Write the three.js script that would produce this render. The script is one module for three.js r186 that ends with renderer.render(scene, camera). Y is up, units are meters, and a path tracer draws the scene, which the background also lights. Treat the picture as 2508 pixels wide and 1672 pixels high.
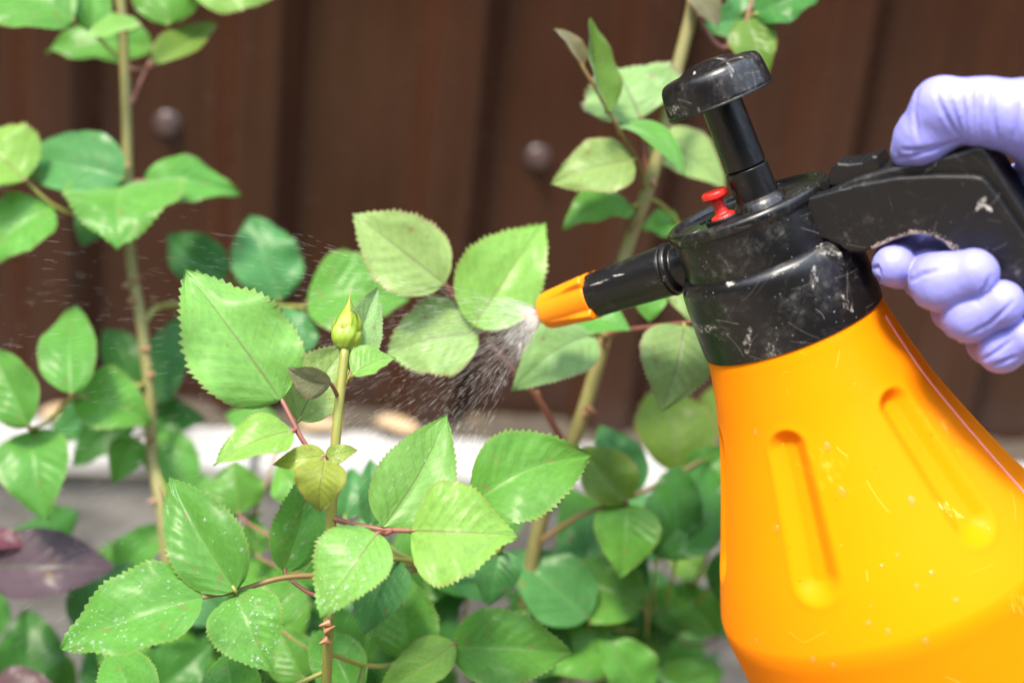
import * as THREE from 'three';
import { mergeGeometries, mergeVertices } from 'three/addons/utils/BufferGeometryUtils.js';
import { RoundedBoxGeometry } from 'three/addons/geometries/RoundedBoxGeometry.js';
import { ImprovedNoise } from 'three/addons/math/ImprovedNoise.js';

// ------------------------------------------------------------------ camera, sky, sun, exposure
const scene = new THREE.Scene();
const camera = new THREE.PerspectiveCamera(26.98, 1024 / 682, 0.02, 200);
camera.position.set(0, 0.62, 0);
camera.up.set(-0.11147, 0.93619, -0.33336);          // the photographer held the camera a little askew
camera.lookAt(0, 0.62 - 0.33545, -0.94206);
camera.focus = 0.475;
camera.userData.fStop = 4.6;

const renderer = new THREE.WebGLRenderer({ antialias: true });
renderer.toneMapping = THREE.LinearToneMapping;
renderer.toneMappingExposure = 3.7;
renderer.shadowMap.enabled = true;

const sunDir = new THREE.Vector3(-0.28, 0.88, 0.34).normalize();
{ // bright hazy sky
  const w = 256, h = 128, d = new Float32Array(w * h * 4);
  for (let j = 0; j < h; j++) for (let i = 0; i < w; i++) {
    const el = ((j + 0.5) / h - 0.5) * Math.PI, az = ((i + 0.5) / w - 0.5) * 2 * Math.PI;
    const y = Math.sin(el), v = new THREE.Vector3(Math.cos(el) * Math.cos(az), y, Math.cos(el) * Math.sin(az));
    const g = Math.pow(Math.max(0, v.dot(sunDir)), 6), e = Math.max(0, y);
    const l = 0.32 + 0.70 * e, k = (j * w + i) * 4;
    d[k] = l * (0.80 - 0.06 * e) + 0.6 * g; d[k + 1] = l * (0.93 - 0.02 * e) + 0.58 * g; d[k + 2] = l * (1.12 + 0.06 * e) + 0.54 * g; d[k + 3] = 1;
    if (y < 0) { d[k] = 0.25; d[k + 1] = 0.24; d[k + 2] = 0.22; }
  }
  const t = new THREE.DataTexture(d, w, h, THREE.RGBAFormat, THREE.FloatType);
  t.mapping = THREE.EquirectangularReflectionMapping; t.magFilter = THREE.LinearFilter; t.minFilter = THREE.LinearFilter; t.needsUpdate = true;
  scene.background = t; scene.environment = t;
}
const sun = new THREE.DirectionalLight(0xfff1dc, 2.3);
sun.position.copy(sunDir).multiplyScalar(3); sun.target.position.set(0, 0.3, -0.6);
sun.position.add(sun.target.position);
sun.castShadow = true; sun.shadow.radius = 22; sun.shadow.mapSize.set(2048, 2048);
Object.assign(sun.shadow.camera, { left: -1.2, right: 1.2, top: 1.2, bottom: -1.2, near: 0.5, far: 8 });
scene.add(sun, sun.target);

// ------------------------------------------------------------------ helpers
let seed = 12345;
const rnd = () => { seed = (seed * 1664525 + 1013904223) >>> 0; return seed / 4294967296; };
const rr = (a, b) => a + (b - a) * rnd();
const V = (x, y, z) => new THREE.Vector3(x, y, z);
const noise = new ImprovedNoise();
const fbm = (x, y, z = 0, o = 4) => { let s = 0, a = 0.5; for (let i = 0; i < o; i++) { s += a * noise.noise(x, y, z); x *= 2.03; y *= 2.03; z *= 2.03; a *= 0.5; } return s; };
const clamp = (x, a = 0, b = 1) => Math.min(b, Math.max(a, x));
const smooth = (a, b, x) => { const t = clamp((x - a) / (b - a)); return t * t * (3 - 2 * t); };
const used = {};
const numbered = (n) => { const k = used[n] = (used[n] ?? -1) + 1; return k ? `${n}_${String(k).padStart(3, '0')}` : n; };
function mesh(name, geo, mat, parent) {
  const m = new THREE.Mesh(geo, mat); m.name = parent === scene ? numbered(name) : name;
  m.castShadow = m.receiveShadow = true; parent.add(m); return m;
}
function group(name, pos) { const g = new THREE.Group(); g.name = numbered(name); g.position.copy(pos); scene.add(g); return g; }
function tag(o, label, category, grp, kind) { o.userData.label = label; if (category) o.userData.category = category; if (grp) o.userData.group = grp; if (kind) o.userData.kind = kind; return o; }
const lin = (r, g, b) => new THREE.Color().setRGB(r, g, b);
const enc = (x) => 255 * (x <= 0.0031308 ? 12.92 * x : 1.055 * Math.pow(x, 1 / 2.4) - 0.055);
// a colour map from f(u, v) -> linear rgb
function colourMap(w, h, f) {
  const d = new Uint8Array(w * h * 4);
  for (let j = 0; j < h; j++) for (let i = 0; i < w; i++) {
    const c = f((i + 0.5) / w, (j + 0.5) / h), k = (j * w + i) * 4;
    d[k] = enc(clamp(c[0])); d[k + 1] = enc(clamp(c[1])); d[k + 2] = enc(clamp(c[2])); d[k + 3] = 255;
  }
  const t = new THREE.DataTexture(d, w, h); t.colorSpace = THREE.SRGBColorSpace; t.magFilter = t.minFilter = THREE.LinearFilter; t.wrapS = t.wrapT = THREE.RepeatWrapping; t.needsUpdate = true; return t;
}
function valueMap(w, h, f) {
  const d = new Uint8Array(w * h * 4);
  for (let j = 0; j < h; j++) for (let i = 0; i < w; i++) { const c = 255 * clamp(f((i + 0.5) / w, (j + 0.5) / h)), k = (j * w + i) * 4; d[k] = d[k + 1] = d[k + 2] = c; d[k + 3] = 255; }
  const t = new THREE.DataTexture(d, w, h); t.magFilter = t.minFilter = THREE.LinearFilter; t.wrapS = t.wrapT = THREE.RepeatWrapping; t.needsUpdate = true; return t;
}

// ------------------------------------------------------------------ measured layout
// leaves: base xyz mm, tip xyz mm, normal, width mm, fold, curl, colour, water beads; stalks: radii mm, colour, then points in mm; thorns: root and point in mm
const LEAVES = {
  A: [
    [-197.8,526.3,-600.7,-245.0,532.5,-608.7,0.01,0.81,0.58,38.9,0.15,0.1,1,0],
    [-192.5,521.1,-609.1,-203.1,548.4,-625.3,0.4,0.58,0.71,15.8,0.3,0.08,1,0],
    [-178.4,510.9,-651.4,-223.3,506.5,-638.8,0.12,0.73,0.68,25.3,0.2,0.1,1,0],
    [-173.1,526.5,-612.2,-192.2,519.6,-592.8,0.05,0.92,0.38,13.9,0.2,0.12,0,0],
    [-165.7,524.6,-628.7,-169.1,553.8,-651.4,-0.21,0.58,0.78,33.0,0.2,0.1,1,0],
    [-154.4,541.9,-623.8,-112.2,548.7,-639.4,0.23,0.48,0.84,26.1,0.15,0.1,0,0],
    [-168.0,508.8,-615.4,-148.8,525.5,-649.4,0.16,0.85,0.5,14.9,0.3,0.08,3,0],
    [-210.5,461.4,-577.2,-241.1,475.2,-588.6,0.13,0.79,0.6,35.5,0.2,0.1,0,0],
    [-172.5,464.0,-588.9,-224.0,464.3,-606.0,-0.22,0.69,0.69,31.1,0.18,0.12,2,0],
    [-183.5,455.3,-627.9,-207.9,467.6,-639.2,-0.06,0.61,0.79,15.3,0.2,0.1,1,0],
    [-175.0,459.6,-598.3,-165.6,444.7,-557.0,-0.02,0.94,0.34,48.8,0.12,0.16,1,0],
    [-168.5,459.6,-605.6,-125.9,459.1,-606.9,0.03,0.78,0.63,24.0,0.25,0.12,1,0],
    [-186.8,448.3,-631.9,-199.9,422.9,-616.8,-0.18,0.57,0.8,24.0,0.2,0.1,2,0],
    [-201.2,450.2,-581.9,-224.6,427.6,-563.0,-0.08,0.69,0.72,30.2,0.15,0.1,1,0],
    [-178.2,383.8,-538.0,-189.2,409.5,-577.4,-0.04,0.83,0.55,23.4,0.25,0.08,1,0],
    [-167.4,367.9,-595.1,-187.6,386.6,-612.1,0.13,0.74,0.66,19.1,0.3,0.1,7,0],
    [-183.2,373.6,-557.1,-150.1,366.0,-559.8,0.22,0.77,0.6,28.1,0.2,0.15,1,0],
    [-191.7,372.9,-526.7,-215.7,397.0,-548.1,-0.21,0.52,0.83,21.6,0.2,0.1,1,0],
    [-195.6,364.9,-538.9,-180.2,339.4,-512.6,0.02,0.72,0.69,29.1,0.2,0.12,1,0],
    [-158.7,359.1,-595.6,-148.2,402.5,-614.0,-0.32,0.43,0.84,24.3,0.2,0.1,2,0],
    [-163.0,348.6,-604.1,-137.3,350.1,-604.3,-0.03,0.68,0.73,19.0,0.2,0.1,7,0],
    [-157.0,346.5,-587.6,-132.9,322.8,-568.0,0.2,0.74,0.65,23.1,0.25,0.1,1,0],
    [-173.3,345.0,-608.1,-195.0,325.0,-590.1,-0.04,0.69,0.72,21.6,0.2,0.1,7,0],
    [-184.9,346.9,-612.5,-212.5,328.3,-608.8,-0.19,0.45,0.87,18.2,0.2,0.1,2,0],
    [-162.0,349.5,-577.2,-167.3,333.3,-561.9,0.33,0.59,0.74,15.2,0.35,0.1,1,0],
    [-199.6,287.4,-575.6,-207.8,301.1,-593.7,-0.24,0.72,0.65,33.3,0.4,0.1,7,0],
    [-164.8,290.7,-560.2,-144.8,312.7,-571.8,-0.23,0.61,0.76,19.5,0.2,0.1,1,0],
    [-178.3,268.8,-593.4,-165.4,284.9,-605.9,-0.34,0.73,0.6,19.9,0.2,0.1,7,0],
    [-132.5,415.7,-615.0,-166.2,427.9,-634.6,-0.26,0.56,0.79,22.9,0.2,0.1,2,0],
    [-106.2,411.2,-606.1,-125.1,444.1,-626.3,0.21,0.6,0.77,30.6,0.15,0.08,2,0],
    [-97.5,359.5,-572.5,-123.8,364.3,-581.3,-0.06,0.8,0.6,16.3,0.2,0.1,1,0],
    [-127.5,318.8,-566.5,-147.4,332.9,-582.8,0.03,0.77,0.63,22.4,0.2,0.1,1,0],
    [-88.0,424.9,-566.8,-44.8,431.2,-570.3,-0.05,0.72,0.69,36.8,0.2,0.1,1,0],
    [-86.6,405.5,-556.5,-97.4,421.9,-570.4,0.21,0.71,0.67,18.0,0.2,0.1,2,0]
  ],
  B: [
    [-76.3,359.6,-517.9,-89.8,367.1,-530.8,-0.29,0.66,0.69,17.1,0.2,0.1,1,0],
    [-27.7,359.5,-538.7,-38.4,369.7,-553.4,-0.06,0.8,0.6,15.7,0.2,0.1,2,0],
    [-82.2,321.5,-485.4,-70.8,333.0,-495.0,-0.14,0.71,0.69,19.5,0.2,0.1,1,0],
    [-64.4,307.9,-466.9,-78.3,321.2,-483.4,-0.31,0.59,0.74,20.1,0.2,0.1,1,0],
    [-21.5,322.3,-497.1,-39.9,325.1,-502.0,-0.14,0.53,0.84,18.1,0.2,0.1,1,0],
    [-72.8,439.0,-427.1,-109.5,474.6,-443.9,0.28,0.63,0.73,35.6,0.22,0.06,0,0],
    [-67.2,431.3,-420.5,-89.9,422.7,-408.2,-0.07,0.88,0.48,17.3,0.2,0.12,0,6],
    [-55.6,425.4,-417.6,-72.4,421.5,-414.8,-0.05,0.72,0.69,8.7,0.1,0.12,9,0],
    [-55.8,423.7,-419.2,-46.1,426.7,-422.9,0.04,0.73,0.69,6.4,0.15,0.15,9,0],
    [-55.1,426.2,-412.5,-54.9,411.7,-404.0,-0.12,0.5,0.86,15.9,0.25,0.3,9,2],
    [-69.3,424.3,-445.3,-56.5,447.1,-463.8,0.08,0.6,0.8,21.1,0.2,0.06,4,14],
    [-52.2,446.7,-440.5,-47.2,470.9,-459.6,0.42,0.51,0.75,14.1,0.35,0.06,4,0],
    [-50.2,449.3,-429.6,-37.5,454.3,-437.8,-0.08,0.9,0.43,12.9,0.3,0.1,0,0],
    [-56.7,447.1,-426.5,-71.3,449.8,-428.0,-0.13,-0.14,0.98,11.3,0.3,0.15,6,0],
    [-35.1,402.8,-416.2,-19.1,432.0,-448.4,0.23,0.66,0.71,25.9,0.2,0.05,0,6],
    [-25.5,406.4,-408.9,8.9,410.6,-406.4,-0.14,0.71,0.69,35.2,0.14,0.12,0,3],
    [-35.9,405.2,-407.2,-50.3,384.2,-387.8,-0.22,0.74,0.63,25.9,0.15,0.12,0,60],
    [-7.2,400.0,-445.8,33.3,415.8,-464.8,0.04,0.73,0.69,31.7,0.25,0.14,1,0],
    [-79.7,381.6,-401.7,-108.3,408.3,-425.4,-0.13,0.58,0.81,24.5,0.22,0.05,1,14],
    [-89.7,378.9,-400.0,-132.7,362.7,-388.5,-0.14,0.8,0.58,29.5,0.2,0.12,1,95],
    [-80.0,379.6,-404.0,-63.3,363.8,-385.3,0.03,0.78,0.63,24.1,0.15,0.12,1,60],
    [-69.8,370.6,-436.6,-66.3,401.9,-458.6,0.34,0.52,0.79,18.4,0.3,0.06,1,8],
    [-9.8,334.1,-459.0,35.9,335.7,-463.2,0.04,0.73,0.69,28.6,0.22,0.16,1,0],
    [-33.6,369.4,-456.2,-41.1,347.1,-440.2,-0.26,0.62,0.74,21.3,0.2,0.1,2,0],
    [-23.8,329.3,-454.3,-30.6,354.6,-473.0,-0.07,0.58,0.81,24.1,0.25,0.1,1,0],
    [-8.5,338.2,-455.1,-34.2,321.9,-442.4,-0.11,0.71,0.69,16.6,0.25,0.1,0,0],
    [-110.1,320.9,-413.6,-131.6,331.2,-439.0,-0.28,0.78,0.56,21.0,0.25,0.1,1,0],
    [-78.0,329.2,-410.1,-87.1,343.0,-428.1,-0.22,0.72,0.66,21.2,0.2,0.1,1,0],
    [-41.0,321.6,-436.6,-62.1,334.4,-459.8,-0.18,0.78,0.59,19.4,0.25,0.1,1,0],
    [4.6,363.2,-484.6,2.3,345.2,-472.6,0.08,0.54,0.83,17.6,0.2,0.1,2,0],
    [-14.8,350.1,-490.9,1.6,341.3,-481.4,0.13,0.82,0.55,15.6,0.2,0.1,2,0],
    [-47.0,359.4,-497.6,-50.4,381.7,-513.7,0.4,0.58,0.71,11.9,0.3,0.1,2,0],
    [-58.5,357.8,-506.3,-58.0,372.8,-522.6,0.2,0.72,0.67,14.8,0.2,0.1,2,0],
    [-105.9,339.7,-533.6,-111.4,357.9,-547.1,-0.26,0.52,0.81,27.4,0.3,0.1,1,0],
    [-96.7,323.6,-530.1,-101.9,339.4,-538.2,0.34,0.52,0.79,11.7,0.3,0.1,1,0]
  ],
  C: [
    [25.9,300.4,-522.9,8.3,308.8,-526.3,0.16,0.65,0.74,21.8,0.2,0.1,1,0],
    [-28.1,455.1,-519.7,-66.4,477.1,-527.7,0.12,0.52,0.84,31.4,0.12,0.06,4,3],
    [-15.4,440.3,-516.7,8.2,477.0,-546.9,0.16,0.56,0.81,33.1,0.16,0.06,0,0],
    [-13.4,437.3,-518.6,-48.0,425.9,-514.9,-0.13,0.65,0.75,32.6,0.14,0.08,4,0],
    [31.2,439.1,-525.5,2.3,420.6,-506.9,0.05,0.67,0.74,24.9,0.2,0.2,4,0],
    [25.5,441.7,-534.7,45.8,442.7,-527.6,-0.24,0.78,0.58,16.4,0.2,0.1,1,0],
    [64.4,451.5,-513.7,58.3,424.1,-492.4,-0.22,0.63,0.75,30.1,0.16,0.1,4,0],
    [80.5,362.4,-577.9,69.1,391.3,-608.0,0.18,0.74,0.65,37.4,0.2,0.1,3,0],
    [97.3,369.3,-606.5,98.0,388.9,-623.2,0.01,0.65,0.76,19.3,0.2,0.1,3,0],
    [52.2,454.8,-548.6,53.7,442.4,-539.5,-0.09,0.58,0.81,14.4,0.2,0.1,1,0],
    [65.4,457.7,-553.9,69.3,445.7,-536.5,-0.32,0.75,0.58,12.1,0.2,0.1,4,0],
    [58.2,360.2,-550.0,41.8,384.3,-568.7,-0.05,0.59,0.81,22.3,0.2,0.1,2,0],
    [54.9,366.2,-532.7,34.1,383.0,-545.1,-0.0,0.59,0.8,22.5,0.2,0.1,3,0],
    [54.3,364.4,-534.5,54.6,339.3,-516.5,-0.15,0.57,0.81,26.9,0.18,0.1,1,0],
    [84.1,364.7,-560.3,70.9,341.7,-544.7,0.15,0.49,0.86,21.6,0.25,0.1,1,0],
    [82.8,364.0,-566.7,102.1,379.2,-572.6,-0.11,0.47,0.87,18.3,0.2,0.1,1,0],
    [100.0,309.5,-585.2,83.9,311.4,-595.6,-0.27,0.78,0.56,16.9,0.25,0.1,0,0],
    [42.4,280.0,-572.5,28.2,308.0,-596.7,0.06,0.67,0.74,25.1,0.3,0.1,7,0],
    [47.3,299.8,-601.8,39.8,311.4,-618.1,-0.05,0.8,0.59,24.7,0.2,0.1,7,0],
    [85.2,268.2,-587.5,81.1,294.4,-615.2,-0.15,0.71,0.69,23.7,0.3,0.12,2,0],
    [66.8,264.9,-612.8,51.8,284.1,-627.3,0.08,0.64,0.76,25.7,0.3,0.1,2,0],
    [41.2,518.2,-566.8,27.7,535.4,-587.7,-0.18,0.7,0.69,40.9,0.08,0.08,4,0],
    [39.9,503.5,-555.4,8.0,492.8,-546.7,-0.05,0.72,0.69,25.8,0.14,0.12,4,0],
    [32.3,514.4,-566.7,59.3,506.2,-534.2,-0.09,0.95,0.31,13.6,0.2,0.16,1,0],
    [49.6,503.7,-599.3,82.0,490.2,-586.9,0.04,0.73,0.69,24.3,0.14,0.12,4,0],
    [26.6,522.1,-549.7,15.5,555.6,-560.2,0.74,0.41,0.53,14.6,0.6,-0.06,3,0],
    [15.3,538.0,-556.5,2.5,550.9,-557.4,0.56,0.59,0.58,7.6,0.5,0.08,6,0],
    [42.6,482.1,-566.8,15.2,474.8,-553.2,-0.0,0.88,0.47,19.7,0.18,0.12,1,0],
    [65.1,471.5,-584.2,49.0,469.9,-583.3,-0.05,0.77,0.63,14.4,0.2,0.1,1,0],
    [54.9,570.8,-588.1,68.4,555.5,-581.5,0.24,0.55,0.8,14.3,0.2,0.1,6,0],
    [81.8,557.0,-607.5,62.3,552.7,-598.7,0.27,0.48,0.83,15.2,0.2,0.1,2,0],
    [79.3,559.2,-607.9,77.2,575.0,-628.3,0.09,0.79,0.6,16.3,0.2,0.1,2,0],
    [83.7,560.6,-596.6,109.0,571.1,-596.2,-0.27,0.62,0.74,21.5,0.2,0.12,7,0],
    [81.0,558.4,-598.2,90.7,538.0,-582.1,-0.13,0.58,0.81,19.5,0.16,0.08,3,0]
  ],
  P: [
    [-208.4,306.3,-524.9,-156.2,312.6,-527.8,-0.06,0.77,0.64,31.2,0.12,0.12,5,0],
    [-212.2,316.6,-530.4,-192.5,316.9,-527.4,-0.08,0.9,0.43,10.9,0.2,0.1,8,0],
    [-197.2,239.3,-535.5,-206.5,266.3,-561.9,0.24,0.72,0.65,29.5,0.2,0.1,7,0],
    [-202.9,257.6,-508.3,-173.3,260.0,-508.3,-0.07,0.85,0.53,17.3,0.2,0.1,5,0],
    [-220.5,247.3,-561.2,-238.1,265.7,-581.2,0.01,0.74,0.67,24.0,0.2,0.1,7,0]
  ],
  F: [
    [49.8,297.2,-545.4,59.2,321.2,-574.7,0.22,0.72,0.66,23.5,0.22,0.1,1,0],
    [-53.1,225.1,-566.5,-22.5,245.5,-588.4,-0.1,0.8,0.59,30.4,0.22,0.1,2,0],
    [-63.6,231.5,-563.6,-110.4,233.2,-562.0,0.05,0.77,0.64,32.8,0.22,0.1,1,0],
    [5.6,243.5,-552.1,11.5,261.6,-578.7,0.18,0.8,0.58,19.0,0.22,0.1,2,0],
    [-165.0,238.0,-582.7,-190.6,257.2,-602.8,0.03,0.74,0.67,21.8,0.22,0.1,1,0],
    [-68.2,226.7,-594.5,-38.2,247.4,-623.9,0.19,0.7,0.69,32.1,0.22,0.1,7,0],
    [78.5,348.4,-534.8,76.1,373.7,-560.8,-0.32,0.66,0.67,23.0,0.22,0.1,7,0],
    [-138.5,255.9,-547.9,-105.6,268.0,-563.3,0.05,0.73,0.68,28.6,0.22,0.1,2,0],
    [-147.3,222.7,-616.2,-104.4,239.5,-618.9,-0.15,0.51,0.85,28.4,0.22,0.1,1,0],
    [3.3,218.1,-616.6,9.4,242.5,-636.2,0.22,0.57,0.79,22.7,0.22,0.1,1,0],
    [-13.8,291.2,-523.2,-40.4,310.9,-552.4,-0.16,0.75,0.65,28.4,0.22,0.1,7,0],
    [72.8,282.5,-518.6,50.5,304.0,-530.5,0.24,0.65,0.72,23.9,0.22,0.1,1,0],
    [-108.9,291.4,-529.7,-136.9,304.4,-544.8,-0.12,0.63,0.77,21.8,0.22,0.1,2,0],
    [-29.2,299.8,-571.4,-60.4,303.9,-573.9,0.02,0.62,0.79,21.5,0.22,0.1,7,0],
    [-158.2,261.2,-523.2,-142.1,278.8,-541.1,-0.17,0.77,0.61,22.4,0.22,0.1,1,0],
    [-5.2,269.5,-636.8,-39.1,288.7,-657.0,0.08,0.78,0.62,27.0,0.22,0.1,7,0],
    [59.6,293.6,-529.3,16.1,293.0,-530.9,-0.04,0.77,0.64,27.9,0.22,0.1,1,0],
    [87.4,290.5,-631.4,58.8,313.5,-653.7,0.19,0.8,0.58,36.1,0.22,0.1,2,0],
    [43.7,307.7,-544.6,42.6,341.1,-573.7,-0.12,0.65,0.75,28.1,0.22,0.1,2,0],
    [-181.9,229.2,-555.6,-224.0,237.1,-557.9,0.12,0.82,0.56,27.4,0.22,0.1,1,0],
    [62.1,273.0,-526.9,93.7,278.5,-529.1,-0.09,0.77,0.64,21.5,0.22,0.1,2,0],
    [-142.8,197.3,-600.3,-109.8,215.4,-607.5,-0.16,0.6,0.78,22.9,0.22,0.1,2,0],
    [32.7,238.7,-649.1,64.7,270.5,-660.4,-0.21,0.5,0.84,29.5,0.22,0.1,7,0],
    [-175.2,275.7,-534.6,-156.9,300.2,-555.2,0.08,0.61,0.79,23.9,0.22,0.1,2,0],
    [-34.4,275.3,-602.3,-72.0,274.4,-612.5,-0.24,0.5,0.83,25.7,0.22,0.1,7,0],
    [-150.0,235.8,-532.4,-118.5,243.0,-538.9,-0.07,0.81,0.58,23.4,0.22,0.1,1,0],
    [-12.1,309.4,-583.7,16.5,330.5,-615.0,0.06,0.8,0.59,30.9,0.22,0.1,1,0],
    [18.5,279.2,-534.8,16.5,304.5,-555.3,0.03,0.63,0.78,23.5,0.22,0.1,1,0],
    [-175.5,190.1,-596.6,-192.4,222.5,-621.6,0.24,0.67,0.7,28.4,0.22,0.1,7,0],
    [-63.2,258.7,-556.8,-83.0,283.4,-568.1,0.16,0.51,0.84,21.8,0.22,0.1,1,0],
    [-51.2,269.1,-587.6,-58.8,296.0,-601.4,0.27,0.5,0.82,21.0,0.22,0.1,7,0],
    [-49.4,283.5,-529.3,-79.4,299.3,-532.5,0.22,0.58,0.79,20.3,0.22,0.1,7,0],
    [-52.3,242.7,-575.0,-44.3,267.7,-603.7,0.06,0.74,0.67,26.8,0.22,0.1,1,0],
    [-72.8,239.3,-607.4,-104.7,256.4,-622.6,-0.03,0.63,0.78,25.7,0.22,0.1,7,0],
    [45.2,313.5,-527.0,7.7,331.6,-545.3,0.05,0.76,0.65,31.6,0.22,0.1,2,0],
    [-13.5,291.7,-555.4,-28.0,317.1,-580.8,-0.14,0.66,0.74,27.2,0.22,0.1,7,0],
    [-87.0,223.1,-627.0,-114.7,242.4,-635.3,0.1,0.52,0.85,22.0,0.22,0.1,2,0],
    [69.8,314.8,-551.0,29.3,324.8,-568.0,-0.07,0.77,0.63,33.3,0.22,0.1,7,0],
    [-50.6,299.0,-542.2,-74.2,324.0,-572.1,0.08,0.79,0.6,25.4,0.22,0.1,1,0],
    [-122.7,235.2,-589.5,-130.7,265.9,-610.6,0.06,0.58,0.82,24.8,0.22,0.1,1,0],
    [100.5,311.7,-567.1,132.2,331.5,-570.4,-0.23,0.51,0.83,25.1,0.22,0.1,7,0],
    [-102.7,203.9,-622.0,-130.4,229.5,-639.0,0.12,0.64,0.76,27.4,0.22,0.1,1,0],
    [-108.5,290.8,-533.6,-151.5,293.6,-549.0,-0.24,0.57,0.79,24.3,0.22,0.1,7,0],
    [95.1,340.3,-557.6,65.9,338.1,-565.3,-0.25,0.56,0.79,19.6,0.22,0.1,1,0],
    [-149.6,204.0,-587.5,-111.6,219.6,-594.2,-0.22,0.79,0.57,32.1,0.22,0.1,7,0],
    [70.5,343.4,-531.3,91.5,373.9,-566.4,0.01,0.75,0.66,33.0,0.22,0.1,7,0],
    [-6.5,317.7,-525.3,-18.3,350.2,-550.5,0.13,0.64,0.76,30.1,0.22,0.1,7,0],
    [-56.2,202.9,-606.7,-82.7,222.9,-644.9,-0.34,0.72,0.61,29.0,0.22,0.1,7,0],
    [-114.6,204.9,-590.7,-88.5,235.4,-607.2,-0.33,0.65,0.69,32.9,0.22,0.1,7,0],
    [69.7,294.8,-627.1,40.7,306.3,-646.6,-0.09,0.8,0.6,25.6,0.22,0.1,1,0],
    [-107.0,224.6,-590.9,-146.5,232.9,-625.1,-0.32,0.77,0.56,26.3,0.22,0.1,2,0],
    [-53.1,312.1,-532.2,-51.4,338.9,-554.8,-0.31,0.62,0.72,23.0,0.22,0.1,1,0],
    [-123.4,252.3,-547.5,-159.8,265.7,-550.4,0.2,0.69,0.7,22.8,0.22,0.1,7,0],
    [79.3,250.5,-571.4,48.2,265.6,-600.1,-0.2,0.76,0.61,26.2,0.22,0.1,1,0],
    [-14.5,220.6,-584.6,-36.8,245.8,-606.2,0.14,0.71,0.69,27.0,0.22,0.1,1,0],
    [-125.0,276.8,-531.4,-164.5,293.7,-553.5,-0.03,0.77,0.64,25.9,0.22,0.1,1,0],
    [-74.0,276.5,-593.5,-93.9,308.0,-607.9,0.25,0.53,0.81,27.7,0.22,0.1,1,0],
    [-43.3,268.3,-571.6,-24.1,292.2,-590.4,0.14,0.54,0.83,26.1,0.22,0.1,1,0],
    [-189.5,223.5,-558.6,-216.5,247.2,-576.8,-0.17,0.48,0.86,23.8,0.22,0.1,7,0],
    [-75.6,293.5,-514.1,-104.3,315.3,-545.4,-0.11,0.76,0.64,26.2,0.22,0.1,1,0],
    [-62.7,250.5,-540.6,-71.8,270.8,-569.9,-0.01,0.82,0.57,22.0,0.22,0.1,7,0],
    [-138.5,267.5,-524.6,-100.0,271.8,-539.0,0.24,0.53,0.81,25.1,0.22,0.1,1,0],
    [-54.5,245.0,-601.1,-22.3,245.7,-607.7,0.1,0.81,0.58,22.2,0.22,0.1,7,0],
    [125.4,269.8,-651.2,158.8,283.9,-658.5,-0.1,0.64,0.77,25.9,0.22,0.1,1,0],
    [40.4,284.1,-571.8,9.7,290.7,-579.9,-0.01,0.75,0.66,23.2,0.22,0.1,1,0],
    [50.5,315.8,-558.4,33.0,342.8,-591.4,-0.16,0.72,0.68,27.8,0.22,0.1,1,0],
    [26.0,239.0,-595.6,61.3,250.1,-599.8,-0.14,0.71,0.68,23.2,0.22,0.1,7,0],
    [-157.7,241.2,-524.4,-155.4,268.5,-565.4,-0.01,0.83,0.55,30.4,0.22,0.1,7,0],
    [-5.7,262.3,-561.3,24.6,269.4,-557.8,-0.23,0.59,0.77,17.9,0.22,0.1,1,0],
    [99.2,271.0,-612.6,134.8,271.5,-623.4,0.19,0.74,0.65,25.0,0.22,0.1,7,0],
    [-140.6,235.5,-545.6,-106.9,256.7,-561.0,0.06,0.53,0.85,29.1,0.22,0.1,7,0],
    [-123.9,223.7,-617.7,-151.9,250.1,-626.1,0.24,0.51,0.82,22.1,0.22,0.1,1,0],
    [-167.3,210.4,-611.5,-198.1,220.0,-607.9,0.27,0.59,0.76,22.4,0.22,0.1,1,0],
    [75.7,284.9,-589.4,114.0,287.6,-596.9,0.09,0.7,0.71,23.3,0.22,0.1,1,0],
    [76.8,266.3,-543.0,113.9,273.7,-565.1,0.24,0.72,0.65,22.3,0.22,0.1,1,0],
    [-180.9,251.0,-573.0,-136.6,271.9,-574.9,-0.26,0.62,0.74,29.6,0.22,0.1,1,0],
    [68.2,263.0,-587.6,75.9,297.3,-615.6,-0.23,0.65,0.73,30.6,0.22,0.1,7,0],
    [109.2,285.5,-573.2,92.2,300.4,-595.4,-0.34,0.64,0.69,19.2,0.22,0.1,1,0],
    [-79.3,253.7,-591.5,-65.0,282.1,-627.2,-0.08,0.8,0.6,31.6,0.22,0.1,2,0],
    [-107.3,221.7,-588.1,-136.4,237.6,-622.3,-0.31,0.73,0.61,28.4,0.22,0.1,7,0],
    [-24.9,312.3,-524.0,-32.9,337.9,-561.0,0.19,0.83,0.53,28.5,0.22,0.1,1,0],
    [94.6,221.1,-628.7,105.6,253.1,-661.0,0.03,0.7,0.71,31.8,0.22,0.1,1,0],
    [-125.3,280.4,-535.0,-98.2,313.9,-546.3,-0.34,0.53,0.77,29.8,0.22,0.1,7,0],
    [-13.2,298.8,-543.0,-35.2,315.7,-569.5,-0.08,0.81,0.59,22.6,0.22,0.1,7,0],
    [-127.8,209.8,-616.1,-164.0,221.1,-635.6,-0.29,0.49,0.82,26.2,0.22,0.1,2,0],
    [123.6,287.4,-664.9,154.5,297.0,-660.5,-0.3,0.63,0.72,20.7,0.22,0.1,7,0],
    [-13.1,263.1,-622.2,-4.1,292.4,-649.2,0.04,0.67,0.74,26.4,0.22,0.1,7,0],
    [68.1,315.9,-536.6,27.5,319.2,-556.0,-0.2,0.81,0.56,32.1,0.22,0.1,1,0],
    [30.7,262.0,-615.0,46.2,289.1,-645.5,0.19,0.68,0.7,27.2,0.22,0.1,7,0],
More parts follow.
